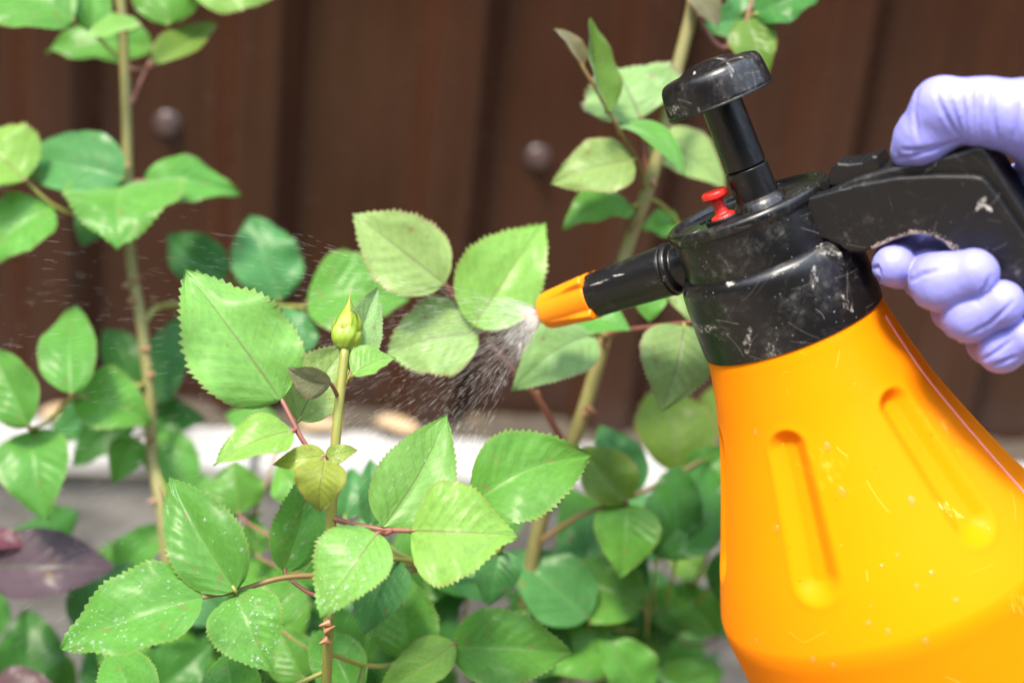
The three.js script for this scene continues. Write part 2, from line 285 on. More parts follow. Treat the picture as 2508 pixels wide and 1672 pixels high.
    [-105.7,208.1,-627.2,-78.5,218.2,-634.9,0.05,0.51,0.86,21.7,0.22,0.1,1,0],
    [-110.9,215.2,-631.1,-134.1,245.5,-643.5,0.28,0.54,0.8,24.9,0.22,0.1,7,0],
    [82.7,249.8,-607.1,69.3,277.3,-644.7,-0.28,0.73,0.63,27.4,0.22,0.1,1,0],
    [-111.8,227.8,-619.6,-77.0,240.5,-634.2,0.16,0.53,0.83,26.1,0.22,0.1,2,0],
    [84.7,249.1,-620.5,103.5,271.4,-631.0,-0.23,0.56,0.79,20.9,0.22,0.1,7,0],
    [-103.9,217.4,-630.8,-71.3,222.3,-634.8,-0.01,0.7,0.72,23.5,0.22,0.1,7,0],
    [40.1,295.3,-525.4,-4.9,291.7,-542.0,-0.32,0.61,0.72,30.1,0.22,0.1,7,0],
    [-83.0,221.0,-631.0,-107.3,243.4,-649.5,0.09,0.69,0.72,25.8,0.22,0.1,2,0],
    [-100.2,234.5,-563.2,-68.2,246.9,-592.2,0.2,0.8,0.56,26.7,0.22,0.1,7,0],
    [-131.9,233.7,-630.6,-126.7,259.4,-649.3,0.3,0.52,0.8,21.4,0.22,0.1,7,0],
    [-30.9,253.5,-538.6,-66.6,254.2,-552.3,-0.3,0.52,0.8,24.7,0.22,0.1,7,0],
    [-183.6,204.5,-614.3,-154.1,226.6,-639.2,-0.13,0.81,0.57,31.5,0.22,0.1,2,0],
    [104.4,213.8,-615.3,122.3,239.1,-634.8,0.13,0.55,0.83,21.7,0.22,0.1,2,0],
    [-72.8,218.0,-570.9,-41.1,231.6,-576.5,-0.13,0.61,0.78,24.6,0.22,0.1,7,0],
    [-138.7,261.3,-505.8,-112.3,283.7,-523.3,0.14,0.5,0.85,27.5,0.22,0.1,7,0],
    [-167.5,256.8,-568.2,-183.0,281.0,-606.1,-0.21,0.78,0.59,25.0,0.22,0.1,1,0]
  ],
};
const STALKS = {
  A: [
    [3.2,2.2,3,-122.7,198.3,-508.0,-132.1,269.2,-533.2,-143.3,325.6,-553.3,-151.1,344.3,-565.3,-156.1,372.8,-575.4,-162.6,400.2,-585.2,-169.9,423.9,-593.6,-175.6,457.8,-605.7,-179.8,498.1,-614.7,-186.8,544.6,-626.0],
    [1.0,0.8,0,-181.1,508.7,-618.5,-187.3,513.8,-615.0,-193.9,519.9,-614.0,-200.3,525.3,-608.5],
    [1.1,0.8,1,-176.8,491.6,-612.4,-175.3,502.4,-626.9,-172.2,512.6,-635.8,-169.7,522.5,-636.1,-166.2,539.9,-640.2],
    [1.0,0.7,0,-175.6,460.3,-603.4,-190.9,447.2,-586.0,-200.8,451.0,-582.0,-212.2,461.1,-580.3],
    [1.1,0.8,0,-158.0,377.3,-573.8,-170.8,373.2,-559.7,-182.5,375.3,-555.1,-189.3,369.4,-537.0,-193.5,369.4,-531.7],
    [1.3,0.9,0,-161.9,399.4,-584.9,-159.5,405.0,-592.2,-153.9,404.7,-602.7,-140.3,404.2,-607.8,-90.0,420.0,-576.3],
    [0.9,0.7,0,-153.0,351.2,-573.0,-160.4,352.0,-583.9,-172.6,348.6,-598.6],
    [0.9,0.7,0,-107.2,409.9,-609.9,-119.9,407.0,-614.1,-133.9,413.5,-621.8,-140.3,404.2,-607.8],
    [0.9,0.7,0,-138.6,299.2,-543.9,-154.8,288.5,-561.3,-167.1,286.8,-566.0,-201.4,283.9,-580.9],
    [0.9,0.7,0,-151.1,344.3,-565.3,-133.0,328.1,-548.9,-97.0,339.5,-537.0],
    [0.9,0.7,0,-90.0,420.0,-576.3,-87.4,413.8,-568.8,-87.2,404.1,-560.0]
  ],
  P: [
    [1.8,1.0,2,-227.9,174.0,-520.5,-229.1,253.6,-538.3,-220.9,285.1,-538.9,-207.9,305.2,-524.8,-212.6,316.9,-529.0],
    [1.2,0.9,0,-229.1,253.6,-538.3,-215.3,249.6,-547.5,-199.6,234.2,-542.0,-202.7,257.3,-507.8]
  ],
  B: [
    [2.5,1.6,0,-49.2,257.7,-433.6,-50.9,308.0,-430.3,-51.2,348.4,-423.4,-52.2,384.0,-420.2,-52.8,405.0,-420.2,-53.8,426.1,-425.6,-54.3,442.9,-433.7,-54.5,454.4,-439.9],
    [1.0,0.8,1,-52.5,402.3,-419.3,-43.9,401.1,-418.8,-35.1,401.6,-416.9,-25.5,404.0,-413.5],
    [1.0,0.8,2,-52.1,381.3,-419.2,-67.6,382.0,-412.0,-80.0,378.8,-406.6,-90.0,378.8,-400.3],
    [1.0,0.8,1,-53.6,418.7,-423.0,-62.4,426.1,-421.4,-67.3,432.3,-423.6,-72.7,438.9,-428.1],
    [0.8,0.6,1,-54.6,439.5,-432.5,-55.8,443.5,-429.7,-57.0,447.1,-426.7],
    [0.9,0.7,2,-54.0,442.9,-433.7,-52.3,445.4,-435.7,-51.7,447.8,-438.6],
    [0.9,0.7,0,-51.2,348.4,-423.4,-35.2,329.3,-448.5,-15.4,330.5,-459.5,-8.9,333.6,-460.6],
    [0.9,0.7,0,-52.2,384.0,-420.2,-40.9,374.5,-443.3,-33.3,371.4,-452.8,-14.5,356.5,-479.4,4.5,364.4,-482.2,-6.7,394.8,-455.9],
    [0.9,0.7,0,-51.4,339.9,-425.7,-66.4,334.0,-418.3,-79.3,325.5,-415.3,-112.2,313.3,-421.6]
  ],
  C: [
    [4.2,2.6,3,26.7,207.5,-521.9,18.7,285.2,-538.9,18.8,314.5,-538.7,20.2,348.4,-540.2,32.1,395.3,-546.3,37.5,425.7,-555.0,42.7,464.6,-565.6,49.5,496.1,-571.6,53.7,531.4,-582.0,57.6,562.3,-589.8,58.1,577.4,-595.2],
    [1.6,1.0,1,29.9,378.5,-545.6,24.8,388.0,-538.4,12.8,408.5,-529.7,3.9,418.1,-527.9,-13.5,437.2,-525.1,-21.0,445.3,-523.7,-28.2,455.2,-519.9],
    [1.0,0.7,2,46.6,487.8,-570.7,42.3,502.0,-557.7,34.1,513.2,-554.3,26.7,523.2,-551.5,13.7,539.7,-555.2,7.9,545.5,-557.3],
    [0.9,0.8,1,48.1,490.5,-571.7,44.8,504.9,-574.7,41.8,517.1,-574.8,40.7,522.2,-575.5],
    [1.1,0.8,1,36.8,423.9,-554.3,39.2,431.9,-548.7,54.1,445.0,-526.8,67.2,452.9,-513.7],
    [0.8,0.6,0,38.1,428.3,-555.9,33.4,436.6,-534.5,30.3,440.3,-523.0],
    [1.3,0.8,2,21.9,341.7,-537.8,36.0,355.0,-537.2,57.3,362.8,-545.3,78.2,368.2,-563.2,96.5,378.0,-571.9],
    [0.9,0.7,0,22.4,328.8,-538.5,59.7,279.3,-579.3,94.6,272.5,-598.1,116.1,293.6,-595.0],
    [0.9,0.7,1,57.5,560.5,-590.3,72.1,546.5,-589.5,81.1,558.3,-599.0,84.2,575.5,-610.4],
    [0.8,0.6,0,46.1,480.7,-569.3,44.1,483.4,-564.9,42.2,483.3,-561.7],
    [0.8,0.6,0,47.2,486.2,-570.1,55.4,481.7,-577.0,65.0,471.6,-584.0,67.8,458.3,-552.8]
  ],
};
const THORNS = {
  A: [
    [-169.6,416.7,-587.9,-173.9,416.1,-585.5],
    [-167.7,410.6,-585.7,-162.2,410.7,-583.6],
    [-166.5,419.7,-588.9,-162.4,422.6,-587.8],
    [-162.5,405.6,-603.0,-163.3,410.6,-602.7],
    [-158.2,391.7,-579.0,-163.0,392.3,-577.0],
    [-155.6,381.2,-575.2,-150.7,383.1,-573.8],
    [-152.4,354.5,-565.7,-147.5,356.9,-564.4],
    [-147.2,331.5,-553.3,-151.1,331.3,-551.1],
    [-175.6,466.1,-603.3,-179.3,467.3,-601.6]
  ],
  C: [
    [34.0,401.7,-543.3,40.0,399.4,-540.3],
    [33.4,399.1,-542.3,30.7,397.2,-539.5],
    [19.7,323.3,-536.6,14.8,324.8,-535.0],
    [20.7,319.9,-535.3,16.5,318.0,-532.5],
    [49.8,492.4,-568.1,52.3,491.1,-565.5],
    [44.0,474.5,-563.9,47.6,479.1,-563.4],
    [38.5,427.1,-551.2,34.3,429.1,-549.8],
    [12.6,410.1,-530.3,11.4,409.1,-527.8]
  ],
  B: [
    [-51.5,362.5,-420.0,-56.1,361.4,-417.4],
    [-51.3,360.4,-419.2,-46.9,363.9,-418.3],
    [-51.4,355.9,-419.7,-55.3,354.6,-417.1],
    [-52.3,411.4,-420.4,-53.4,411.3,-418.2]
  ],
};
const HANDLE_PLATE = [[2.22,4.16],[2.72,4.16],[4.06,4.12],[5.43,3.95],[6.57,3.66],[7.59,3.32],[7.82,3.18],[7.93,2.96],[8.12,2.34],[8.41,1.16],[8.9,-0.84],[9.38,-2.97],[9.68,-4.49],[9.19,-4.86],[8.32,-4.36],[7.95,-3.03],[7.58,-1.4],[7.23,-0.36],[6.92,0.52],[6.66,0.96],[6.34,1.22],[6.18,1.36],[6.07,1.62],[5.86,1.84],[5.52,2.04],[5.19,2.11],[4.62,2.1],[4.08,2.0],[3.5,2.01],[3.17,2.11],[2.97,2.38],[2.64,2.69],[2.02,3.05]];
const HANDLE_CORE = [[2.24,3.93],[3.08,4.15],[4.01,4.27],[5.16,4.25],[5.46,4.22],[6.37,4.12],[7.3,4.07],[7.84,4.09],[8.03,4.03],[8.12,3.83],[8.29,3.05],[8.64,1.54],[9.1,-0.46],[9.57,-2.64],[9.85,-4.21],[9.55,-4.8],[9.17,-4.79],[8.17,-4.26],[7.53,-1.37],[6.85,0.55],[6.1,1.35],[5.38,2.09],[3.35,2.09],[2.54,2.71],[1.93,3.11]];
const LEVER = [[3.14,4.5],[3.36,4.76],[3.63,4.85],[3.96,4.72],[4.37,4.64],[4.76,4.73],[4.9,4.67],[4.91,4.38],[4.85,4.05],[4.48,3.96],[3.86,4.04],[3.36,4.11],[3.06,4.23]];
const HAND = {
  thumb: [[5.72,4.45,0.35,0.46],[6.31,4.73,0.3,0.78],[7.2,5.45,0.3,0.86],[8.24,4.88,0.1,0.98],[9.42,4.2,-0.2,1.14],[10.92,2.51,-0.9,1.75]],
  pad: [[6.31,4.73,0.3,0.74],[6.95,4.76,0.25,0.66]],
  index: [[4.34,1.27,0.95,0.68],[4.1,1.01,-0.3,0.76],[4.36,1.06,-1.9,0.85],[7.1,1.4,-2.6,1.0]],
  middle: [[6.82,0.59,1.75,0.8],[5.79,0.59,1.75,0.88],[5.05,0.51,0.2,0.86],[4.89,0.57,-1.5,0.9],[7.6,0.34,-2.6,1.05]],
  ring: [[7.28,-0.55,1.7,0.76],[6.26,-0.63,1.7,0.84],[5.54,-0.76,0.2,0.82],[5.42,-0.7,-1.4,0.85],[7.82,-0.76,-2.5,1.0]],
  little: [[7.55,-1.77,1.6,0.64],[6.78,-1.97,1.55,0.7],[6.13,-2.12,0.2,0.7],[6.07,-2.12,-1.2,0.75],[7.98,-2.12,-2.3,0.95]],
  palm_a: [[7.1,1.4,-2.6,1.0],[9.58,1.21,-2.2,1.7],[11.42,0.24,-1.6,2.2]],
  palm_b: [[7.98,-2.12,-2.3,1.0],[9.64,-1.18,-2.2,1.6],[11.34,-0.02,-1.6,2.2]],
  palm_c: [[7.6,0.34,-2.6,1.05],[9.44,0.0,-2.4,1.6],[11.38,0.11,-1.6,2.2]],
  back: [[8.82,1.91,-1.6,1.0],[10.3,1.42,-1.2,1.7],[11.42,0.24,-1.6,2.2],[14.03,-1.66,-1.6,2.7]],
};
const CREASES = [[[7.58,4.41],[7.51,4.96],[7.42,5.68],[7.41,6.02]],[[7.68,4.49],[7.71,5.17],[7.72,5.78]],[[7.78,4.56],[7.98,5.18],[8.03,5.71]],[[8.03,4.58],[8.23,5.26],[8.33,5.84]],[[8.16,4.36],[8.41,5.2],[8.62,5.73]],[[8.57,4.05],[8.7,4.83],[8.86,5.51]],[[8.86,3.76],[9.15,4.27],[9.43,5.12]],[[5.56,4.45],[6.18,4.45],[6.85,4.41],[7.46,4.42]],[[5.87,4.73],[6.36,4.57],[7.0,4.46]],[[6.81,6.23],[6.56,5.7],[6.47,4.89]],[[5.07,0.98],[5.58,1.16],[6.14,1.17]],[[7.4,0.5],[7.2,0.23],[6.88,0.06]],[[6.22,-1.0],[6.95,-0.86],[7.75,-0.44]],[[6.3,-1.99],[6.92,-1.77],[7.39,-1.56]],[[6.42,-2.24],[6.93,-2.14],[7.34,-2.1]],[[3.75,1.45],[4.03,1.51],[4.04,1.22]],[[3.62,1.19],[3.81,1.06],[3.98,1.2]],[[5.74,-1.4],[5.67,-1.01],[5.66,-0.63]],[[5.29,-0.09],[5.13,0.25],[5.09,0.63]]];
const SPRAYER = { base: [0.1858, 0.3097, -0.4355], x: [0.76458, 0.48615, 0.42317], y: [-0.48627, 0.86603, -0.11634], z: [-0.42304, -0.11682, 0.89855] };
const BEADS = [[1.877,-2.28,0.1,1.3],[1.247,-3.16,0.13,1.2],[1.252,-4.57,0.12,1.6],[0.834,-5.55,0.14,1.4],[1.814,-5.27,0.08,1.6],[1.07,-6.8,0.06,1.2],[0.928,-7.62,0.09,1.2],[0.877,-8.6,0.1,1.1],[1.35,-8.39,0.11,0.9],[1.265,-8.76,0.09,1.6],[1.105,-9.35,0.12,1.1],[1.708,-9.22,0.1,1.2],[1.603,-9.46,0.11,1],[2.1,-8.8,0.07,2.0],[1.176,-6.93,0.08,0.9],[1.036,-7.81,0.09,1.3]];
const BUD = { base: [-0.0546, 0.4541, -0.4398], tip: [-0.0556, 0.4694, -0.4516] };
const SPRAY = { axis: [-0.7979, -0.2896, 0.5286] };

// ------------------------------------------------------------------ the setting: soil, plinth, metal fence
{
  const tex = colourMap(512, 512, (u, v) => { const n = 0.5 + fbm(u * 22, v * 22, 3, 5), m = 0.5 + 0.5 * fbm(u * 4, v * 4, 9, 3); const k = 0.10 + 0.16 * n * m + 0.04 * rnd(); return [k * 1.1, k * 0.86, k * 0.62]; });
  tex.repeat.set(40, 40);
  const g = new THREE.PlaneGeometry(60, 60, 1, 1); g.rotateX(-Math.PI / 2);
  const o = mesh('ground', g, new THREE.MeshStandardMaterial({ map: tex, roughness: 0.95 }), scene); o.userData.kind = 'structure';
}
const FENCE = V(-0.0453, 0, -0.8765), TURN = 9 * Math.PI / 180, TOP = 0.2475;
{
  const grp = group('concrete_plinth', FENCE); grp.rotation.y = TURN;
  tag(grp, 'low grey concrete plinth with pale coping slabs under the brown fence', 'plinth');
  const grey = colourMap(512, 512, (u, v) => { const n = fbm(u * 9, v * 9, 1, 5), s = fbm(u * 3, v * 2.5, 7, 3); const k = (0.15 + 0.14 * n + 0.14 * s + 0.04 * (rnd() - 0.5)) * (1 - 0.55 * smooth(0.1, 0.3, fbm(u * 6, v * 5, 23, 4))); return [k * 1.04, k, k * 0.95]; });
  const pale = colourMap(512, 512, (u, v) => { const n = fbm(u * 14, v * 14, 5, 4), s = fbm(u * 4, v * 3, 2, 3); const k = (0.29 + 0.16 * n + 0.2 * s) * (1 - 0.5 * smooth(0.12, 0.3, fbm(u * 7, v * 7, 31, 4))); return [k, k * 0.99, k * 0.97]; });
  const bump = valueMap(256, 256, (u, v) => 0.5 + fbm(u * 20, v * 20, 8, 4));
  const wallMat = new THREE.MeshStandardMaterial({ map: grey, bumpMap: bump, bumpScale: 0.002, roughness: 0.95 });
  const capMat = new THREE.MeshStandardMaterial({ map: pale, bumpMap: bump, bumpScale: 0.001, roughness: 0.85 });
  const w = new THREE.BoxGeometry(5, TOP - 0.014, 0.25); w.translate(0.2, (TOP - 0.014) / 2, -0.046);
  const uv = w.attributes.uv, p = w.attributes.position; for (let i = 0; i < uv.count; i++) uv.setXY(i, p.getX(i) * 2, p.getY(i) * 2 + p.getZ(i) * 2);
  mesh('wall', w, wallMat, grp);
  const sg = new RoundedBoxGeometry(0.746, 0.013, 0.262, 3, 0.004);
  { const uv = sg.attributes.uv, p = sg.attributes.position; for (let i = 0; i < uv.count; i++) uv.setXY(i, p.getX(i) * 2 + 0.3, p.getZ(i) * 2 + p.getY(i) * 2); }
  for (let k = -3; k <= 3; k++) { const s = mesh('coping_slab', sg, capMat, grp); s.position.set(0.26 + k * 0.75, TOP - 0.0075, -0.047); }
}
{
  const grp = group('metal_fence', V(FENCE.x, TOP, FENCE.z)); grp.rotation.y = TURN;
  tag(grp, 'glossy brown corrugated metal fence behind the rose canes', 'fence');
  const P = 0.1195, DEEP = 0.020, x0 = 0.0057;
  // height of the profile at any x, with softly rounded folds
  const prof = (x) => {
    const u = (((x - x0) % P) + P) % P, f = (a) => a < 0.017 ? 1 - a / 0.017 : a < 0.081 ? 0 : a < 0.097 ? (a - 0.081) / 0.016 : 1;
    let s = 0; for (let i = -3; i <= 3; i++) s += f((((u + i * 0.0006) % P) + P) % P); return DEEP * s / 7;
  };
  const xs = [];
  for (let k = -11; k < 16; k++) for (const u of [0, 0.0008, 0.0016, 0.009, 0.0154, 0.0162, 0.017, 0.0178, 0.0186, 0.03, 0.049, 0.068, 0.0794, 0.0802, 0.081, 0.0818, 0.0826, 0.089, 0.0954, 0.0962, 0.097, 0.0978, 0.0986, 0.108, 0.1179, 0.1187]) xs.push(x0 + k * P + u);
  const ys = []; for (let j = 0; j <= 24; j++) ys.push(0.004 + 1.75 * j / 24);
  const pos = [], uv = [], idx = [], n = xs.length;
  for (const side of [0, 1]) for (const y of ys) for (const x of xs) {
    const wob = 0.0008 * fbm(x * 6, y * 5, 2, 2);
    pos.push(x, y, prof(x) + wob - side * 0.0008); uv.push(x, y);
  }
  for (const side of [0, 1]) for (let j = 0; j < ys.length - 1; j++) for (let i = 0; i < n - 1; i++) {
    const a = side * ys.length * n + j * n + i, b = a + 1, c = a + n, d = c + 1;
    if (side) idx.push(a, c, b, b, c, d); else idx.push(a, b, c, b, d, c);
  }
  const g = new THREE.BufferGeometry(); g.setAttribute('position', new THREE.Float32BufferAttribute(pos, 3)); g.setAttribute('uv', new THREE.Float32BufferAttribute(uv, 2)); g.setIndex(idx); g.computeVertexNormals();
  const map = colourMap(512, 512, (u, v) => { const s = 1 + 0.3 * fbm(u * 5, v * 5, 4, 4) + 0.35 * fbm(u * 70, v * 3, 6, 3); const dust = smooth(0.30, 0.42, fbm(u * 60, v * 60, 11, 3)) * 0.015 + (rnd() > 0.9985 ? 0.06 : 0); return [0.038 * s + dust, 0.0155 * s + dust * 0.8, 0.0085 * s + dust * 0.65]; });
  map.repeat.set(2, 2);
  const rough = valueMap(256, 256, (u, v) => 0.27 + 0.14 * fbm(u * 8, v * 6, 6, 4)); rough.repeat.set(2, 2);
  const mat = new THREE.MeshPhysicalMaterial({ map, roughness: 1, roughnessMap: rough, metalness: 0, specularIntensity: 0.65 });
  mesh('corrugated_sheet', g, mat, grp);
  // roofing screws with a sealing washer
  const screwMat = new THREE.MeshPhysicalMaterial({ color: lin(0.075, 0.045, 0.042), roughness: 0.35, clearcoat: 0.5 }), rubber = new THREE.MeshStandardMaterial({ color: lin(0.02, 0.018, 0.018), roughness: 0.8 });
  const head = new THREE.CylinderGeometry(0.0042, 0.0046, 0.0055, 6); head.rotateX(Math.PI / 2); head.translate(0, 0, 0.0055);
  const flange = new THREE.LatheGeometry([[0, 0.0033], [0.0058, 0.0033], [0.0075, 0.0022], [0.0076, 0.0012], [0, 0.0012]].map((p) => new THREE.Vector2(...p)), 24); flange.rotateX(Math.PI / 2);
  const washer = new THREE.CylinderGeometry(0.0082, 0.0086, 0.0014, 24); washer.rotateX(Math.PI / 2); washer.translate(0, 0, 0.0006);
  const shape = mergeGeometries([head.toNonIndexed(), flange.toNonIndexed()]);
  for (const [x, y] of [[-0.179, 0.185], [0.049, 0.182], [-0.419, 0.187], [0.288, 0.180], [0.527, 0.178], [-0.30, 0.62], [-0.06, 0.62], [0.18, 0.62], [0.419, 0.62]]) {
    const s = mesh('screw', shape, screwMat, grp); s.position.set(x, y, 0.0006); mesh('washer', washer, rubber, s);
  }
  const rail = new RoundedBoxGeometry(3.1, 0.04, 0.02, 2, 0.003); rail.translate(0.25, 0, -0.0125);
  for (const y of [0.183, 0.62, 1.5]) mesh('rail', rail, mat, grp).position.y = y;
}

{ // drift of soil and litter washed up along the foot of the fence
  const nx = 700, nz = 22, x0 = -1.1, x1 = 1.3, pos = [], uv = [], idx = [];
  for (let j = 0; j <= nz; j++) for (let i = 0; i <= nx; i++) {
    const x = x0 + (x1 - x0) * i / nx, w = 0.031 + 0.018 * fbm(x * 9, 2, 1, 4), t = j / nz, z = -0.006 + (w + 0.006) * t;
    pos.push(x, 0.0005 + 0.006 * (1 - t * t) * (0.6 + 0.8 * Math.max(0, 0.5 + fbm(x * 60, z * 60, 3, 4))) - 0.0016 * (t > 0.98), z); uv.push(x * 4, z * 4);
  }
  for (let j = 0; j < nz; j++) for (let i = 0; i < nx; i++) { const a = j * (nx + 1) + i, c = a + nx + 1; idx.push(a, c, a + 1, a + 1, c, c + 1); }
  const g = new THREE.BufferGeometry(); g.setAttribute('position', new THREE.Float32BufferAttribute(pos, 3)); g.setAttribute('uv', new THREE.Float32BufferAttribute(uv, 2)); g.setIndex(idx); g.computeVertexNormals();
  const map = colourMap(512, 512, (u, v) => { const n = 0.5 + fbm(u * 40, v * 40, 3, 4), k = 0.015 + 0.06 * n + (rnd() > 0.985 ? 0.08 : 0); return [k * 1.15, k * 0.9, k * 0.62]; });
  const o = mesh('soil_drift', g, new THREE.MeshStandardMaterial({ map, roughness: 0.95 }), scene); o.position.set(FENCE.x, TOP - 0.0009, FENCE.z); o.rotation.y = TURN;
  tag(o, 'strip of brown soil and litter along the foot of the fence', null, null, 'stuff');
}

{ // grit and crumbs scattered on the coping
  const bits = [];
  for (let k = 0; k < 260; k++) {
    const r = 0.0006 + 0.0022 * rnd() * rnd() * rnd(), g = new THREE.IcosahedronGeometry(r, 0); g.deleteAttribute('uv'); g.scale(rr(0.7, 1.4), rr(0.5, 0.9), rr(0.7, 1.4)); g.rotateY(rnd() * 6);
    g.translate(rr(-0.5, 0.7), r * 0.4, 0.02 + 0.06 * Math.pow(rnd(), 1.6)); bits.push(g);
  }
  const o = mesh('grit', mergeGeometries(bits), new THREE.MeshStandardMaterial({ color: lin(0.12, 0.085, 0.055), roughness: 0.9 }), scene); o.position.set(FENCE.x, TOP - 0.001, FENCE.z); o.rotation.y = TURN;
  tag(o, 'scattered brown grit on the pale coping', null, null, 'stuff');
}
{ // clipped hedges that close the garden behind and beside the photographer
  const green = colourMap(256, 256, (u, v) => { const k = clamp(0.35 + 1.1 * fbm(u * 26, v * 26, 3, 4)); return [0.035 * k, 0.075 * k, 0.018 * k]; });
  const mat = new THREE.MeshStandardMaterial({ map: green, roughness: 0.9 });
  const hedge = (len, pos, turn, label) => {
    const g = new THREE.BoxGeometry(len, 2.3, 0.8, Math.round(len * 14), 34, 12), p = g.attributes.position; g.translate(0, 1.15, 0);
    for (let i = 0; i < p.count; i++) { const x = p.getX(i), y = p.getY(i), z = p.getZ(i), k = 0.22 * fbm(x * 3, y * 3, z * 3 + len, 4); p.setXYZ(i, x + k * Math.sign(x) * (Math.abs(x) > len / 2 - 0.01 ? 1 : 0.2), y > 0.02 ? y + k * (y > 2.2 ? 1.4 : 0.3) : y, z + k * 1.6 * Math.sign(z)); }
    const g2 = mergeVertices(g, 1e-4); g2.computeVertexNormals(); const o = mesh('garden_hedge', g2, mat, scene); o.position.copy(pos); o.rotation.y = turn; tag(o, label, 'hedge');
  };
  hedge(8.5, V(0, 0, 3.1), 0, 'long clipped hedge across the garden opposite the brown fence');
  hedge(4.2, V(-3.9, 0, 0.6), Math.PI / 2, 'clipped side hedge on the tall thorny cane side of the garden');
  hedge(4.2, V(4.1, 0, 0.4), Math.PI / 2, 'clipped side hedge on the gloved hand side of the garden');
}

// ------------------------------------------------------------------ pump sprayer (drawn in centimetres, origin at the neck, then moved so that its base is the origin)
const sprayerTurn = new THREE.Matrix4().makeBasis(V(...SPRAYER.x), V(...SPRAYER.y), V(...SPRAYER.z));
const sprayer = group('pump_sprayer', V(...SPRAYER.base));
sprayer.quaternion.setFromRotationMatrix(sprayerTurn);
tag(sprayer, 'orange garden pump sprayer with black pump head, handle and orange nozzle', 'sprayer');
const toLocal = (g) => { g.scale(0.01, 0.01, 0.01); g.translate(0, 0.19, 0); return g; };

// dried white spray residue and scratches on plastic, as a colour map
function stainedPlastic(base, stain, opts) {
  const S = opts.size ?? 1024, c = document.createElement('canvas'); c.width = c.height = S; const x = c.getContext('2d');
  const css = (k, a = 1) => `rgba(${k.map((q) => Math.round(enc(q))).join(',')},${a})`;
  x.fillStyle = css(base); x.fillRect(0, 0, S, S);
  for (let i = 0; i < opts.haze; i++) { // blotches of thin dried film
    const cx = rnd() * S, cy = rnd() * S;
    for (let k = 0; k < 60; k++) { x.fillStyle = css(stain, 0.02 + 0.05 * rnd()); x.beginPath(); x.ellipse(cx + rr(-1, 1) * rr(0, 0.07) * S, cy + rr(-1, 1) * rr(0, 0.05) * S, rr(1, 12), rr(1, 7), rnd() * 3, 0, 7); x.fill(); }
  }
  for (let i = 0; i < opts.scratch; i++) {
    const px = rnd() * S, py = rnd() * S, a = rnd() * 7, l = rr(8, 70); x.strokeStyle = css(stain, rr(0.06, 0.4)); x.lineWidth = rr(0.7, 2.4);
    x.beginPath(); x.moveTo(px, py); x.quadraticCurveTo(px + l * 0.5 * Math.cos(a) + rr(-8, 8), py + l * 0.5 * Math.sin(a) + rr(-8, 8), px + l * Math.cos(a), py + l * Math.sin(a)); x.stroke();
  }
  // a flaking patch: angular chips strewn along one direction, some dragged into hairlines
  const splat = (px, py, r, n, al) => {
    const dir = rnd() * 3.14, cd = Math.cos(dir), sd = Math.sin(dir), thin = rr(0.25, 0.8);
    for (let k = 0; k < n; k++) {
      const q = r * Math.pow(rnd(), 1.3) * (rnd() < 0.5 ? -1 : 1), w = r * thin * (rnd() - 0.5) * (1.2 - Math.abs(q) / r), bx = px + q * cd - w * sd, by = py + q * sd + w * cd, s = rr(0.4, 2.2) * (opts.grain ?? 1) * (rnd() < 0.12 ? 2.2 : 1);
      x.fillStyle = css(stain, al * rr(0.25, 1)); x.beginPath(); x.moveTo(bx + s, by);
      for (let m = 1; m < 6; m++) { const e = s * rr(0.4, 1.6); x.lineTo(bx + e * Math.cos(m * 1.1) * (1 + cd * 0.6), by + e * Math.sin(m * 1.1) * (1 + Math.abs(sd) * 0.6)); } x.fill();
      if (rnd() < 0.12) { const l = rr(3, 16); x.strokeStyle = css(stain, al * rr(0.2, 0.7)); x.lineWidth = rr(0.5, 1.3); x.beginPath(); x.moveTo(bx, by); x.lineTo(bx + l * Math.cos(dir + rr(-0.3, 0.3)), by + l * Math.sin(dir + rr(-0.3, 0.3))); x.stroke(); }
    }
  };
  for (let i = 0; i < opts.splats; i++) splat(rnd() * S, rnd() * S, rr(8, 34), Math.floor(rr(14, 70)), 0.6);
  for (let i = 0; i < opts.specks; i++) { x.fillStyle = css(stain, rr(0.3, 0.95)); x.beginPath(); x.arc(rnd() * S, rnd() * S, rr(0.4, 1.5), 0, 7); x.fill(); }
  opts.more?.(x, css, splat, S);
  const t = new THREE.CanvasTexture(c); t.colorSpace = THREE.SRGBColorSpace; t.wrapS = t.wrapT = THREE.RepeatWrapping; return t;
}
const BLACK = [0.0066, 0.0061, 0.0066], DRY = [0.50, 0.48, 0.42];
const plasticBump = valueMap(256, 256, (u, v) => 0.5 + 0.5 * fbm(u * 40, v * 40, 3, 3));
const black = (opts, rough = 0.30) => new THREE.MeshPhysicalMaterial({ map: stainedPlastic(BLACK, DRY, opts), roughness: rough, bumpMap: plasticBump, bumpScale: 0.00012, specularIntensity: 0.9 });
const capMat = black({ haze: 170, scratch: 420, splats: 150, specks: 1400 });
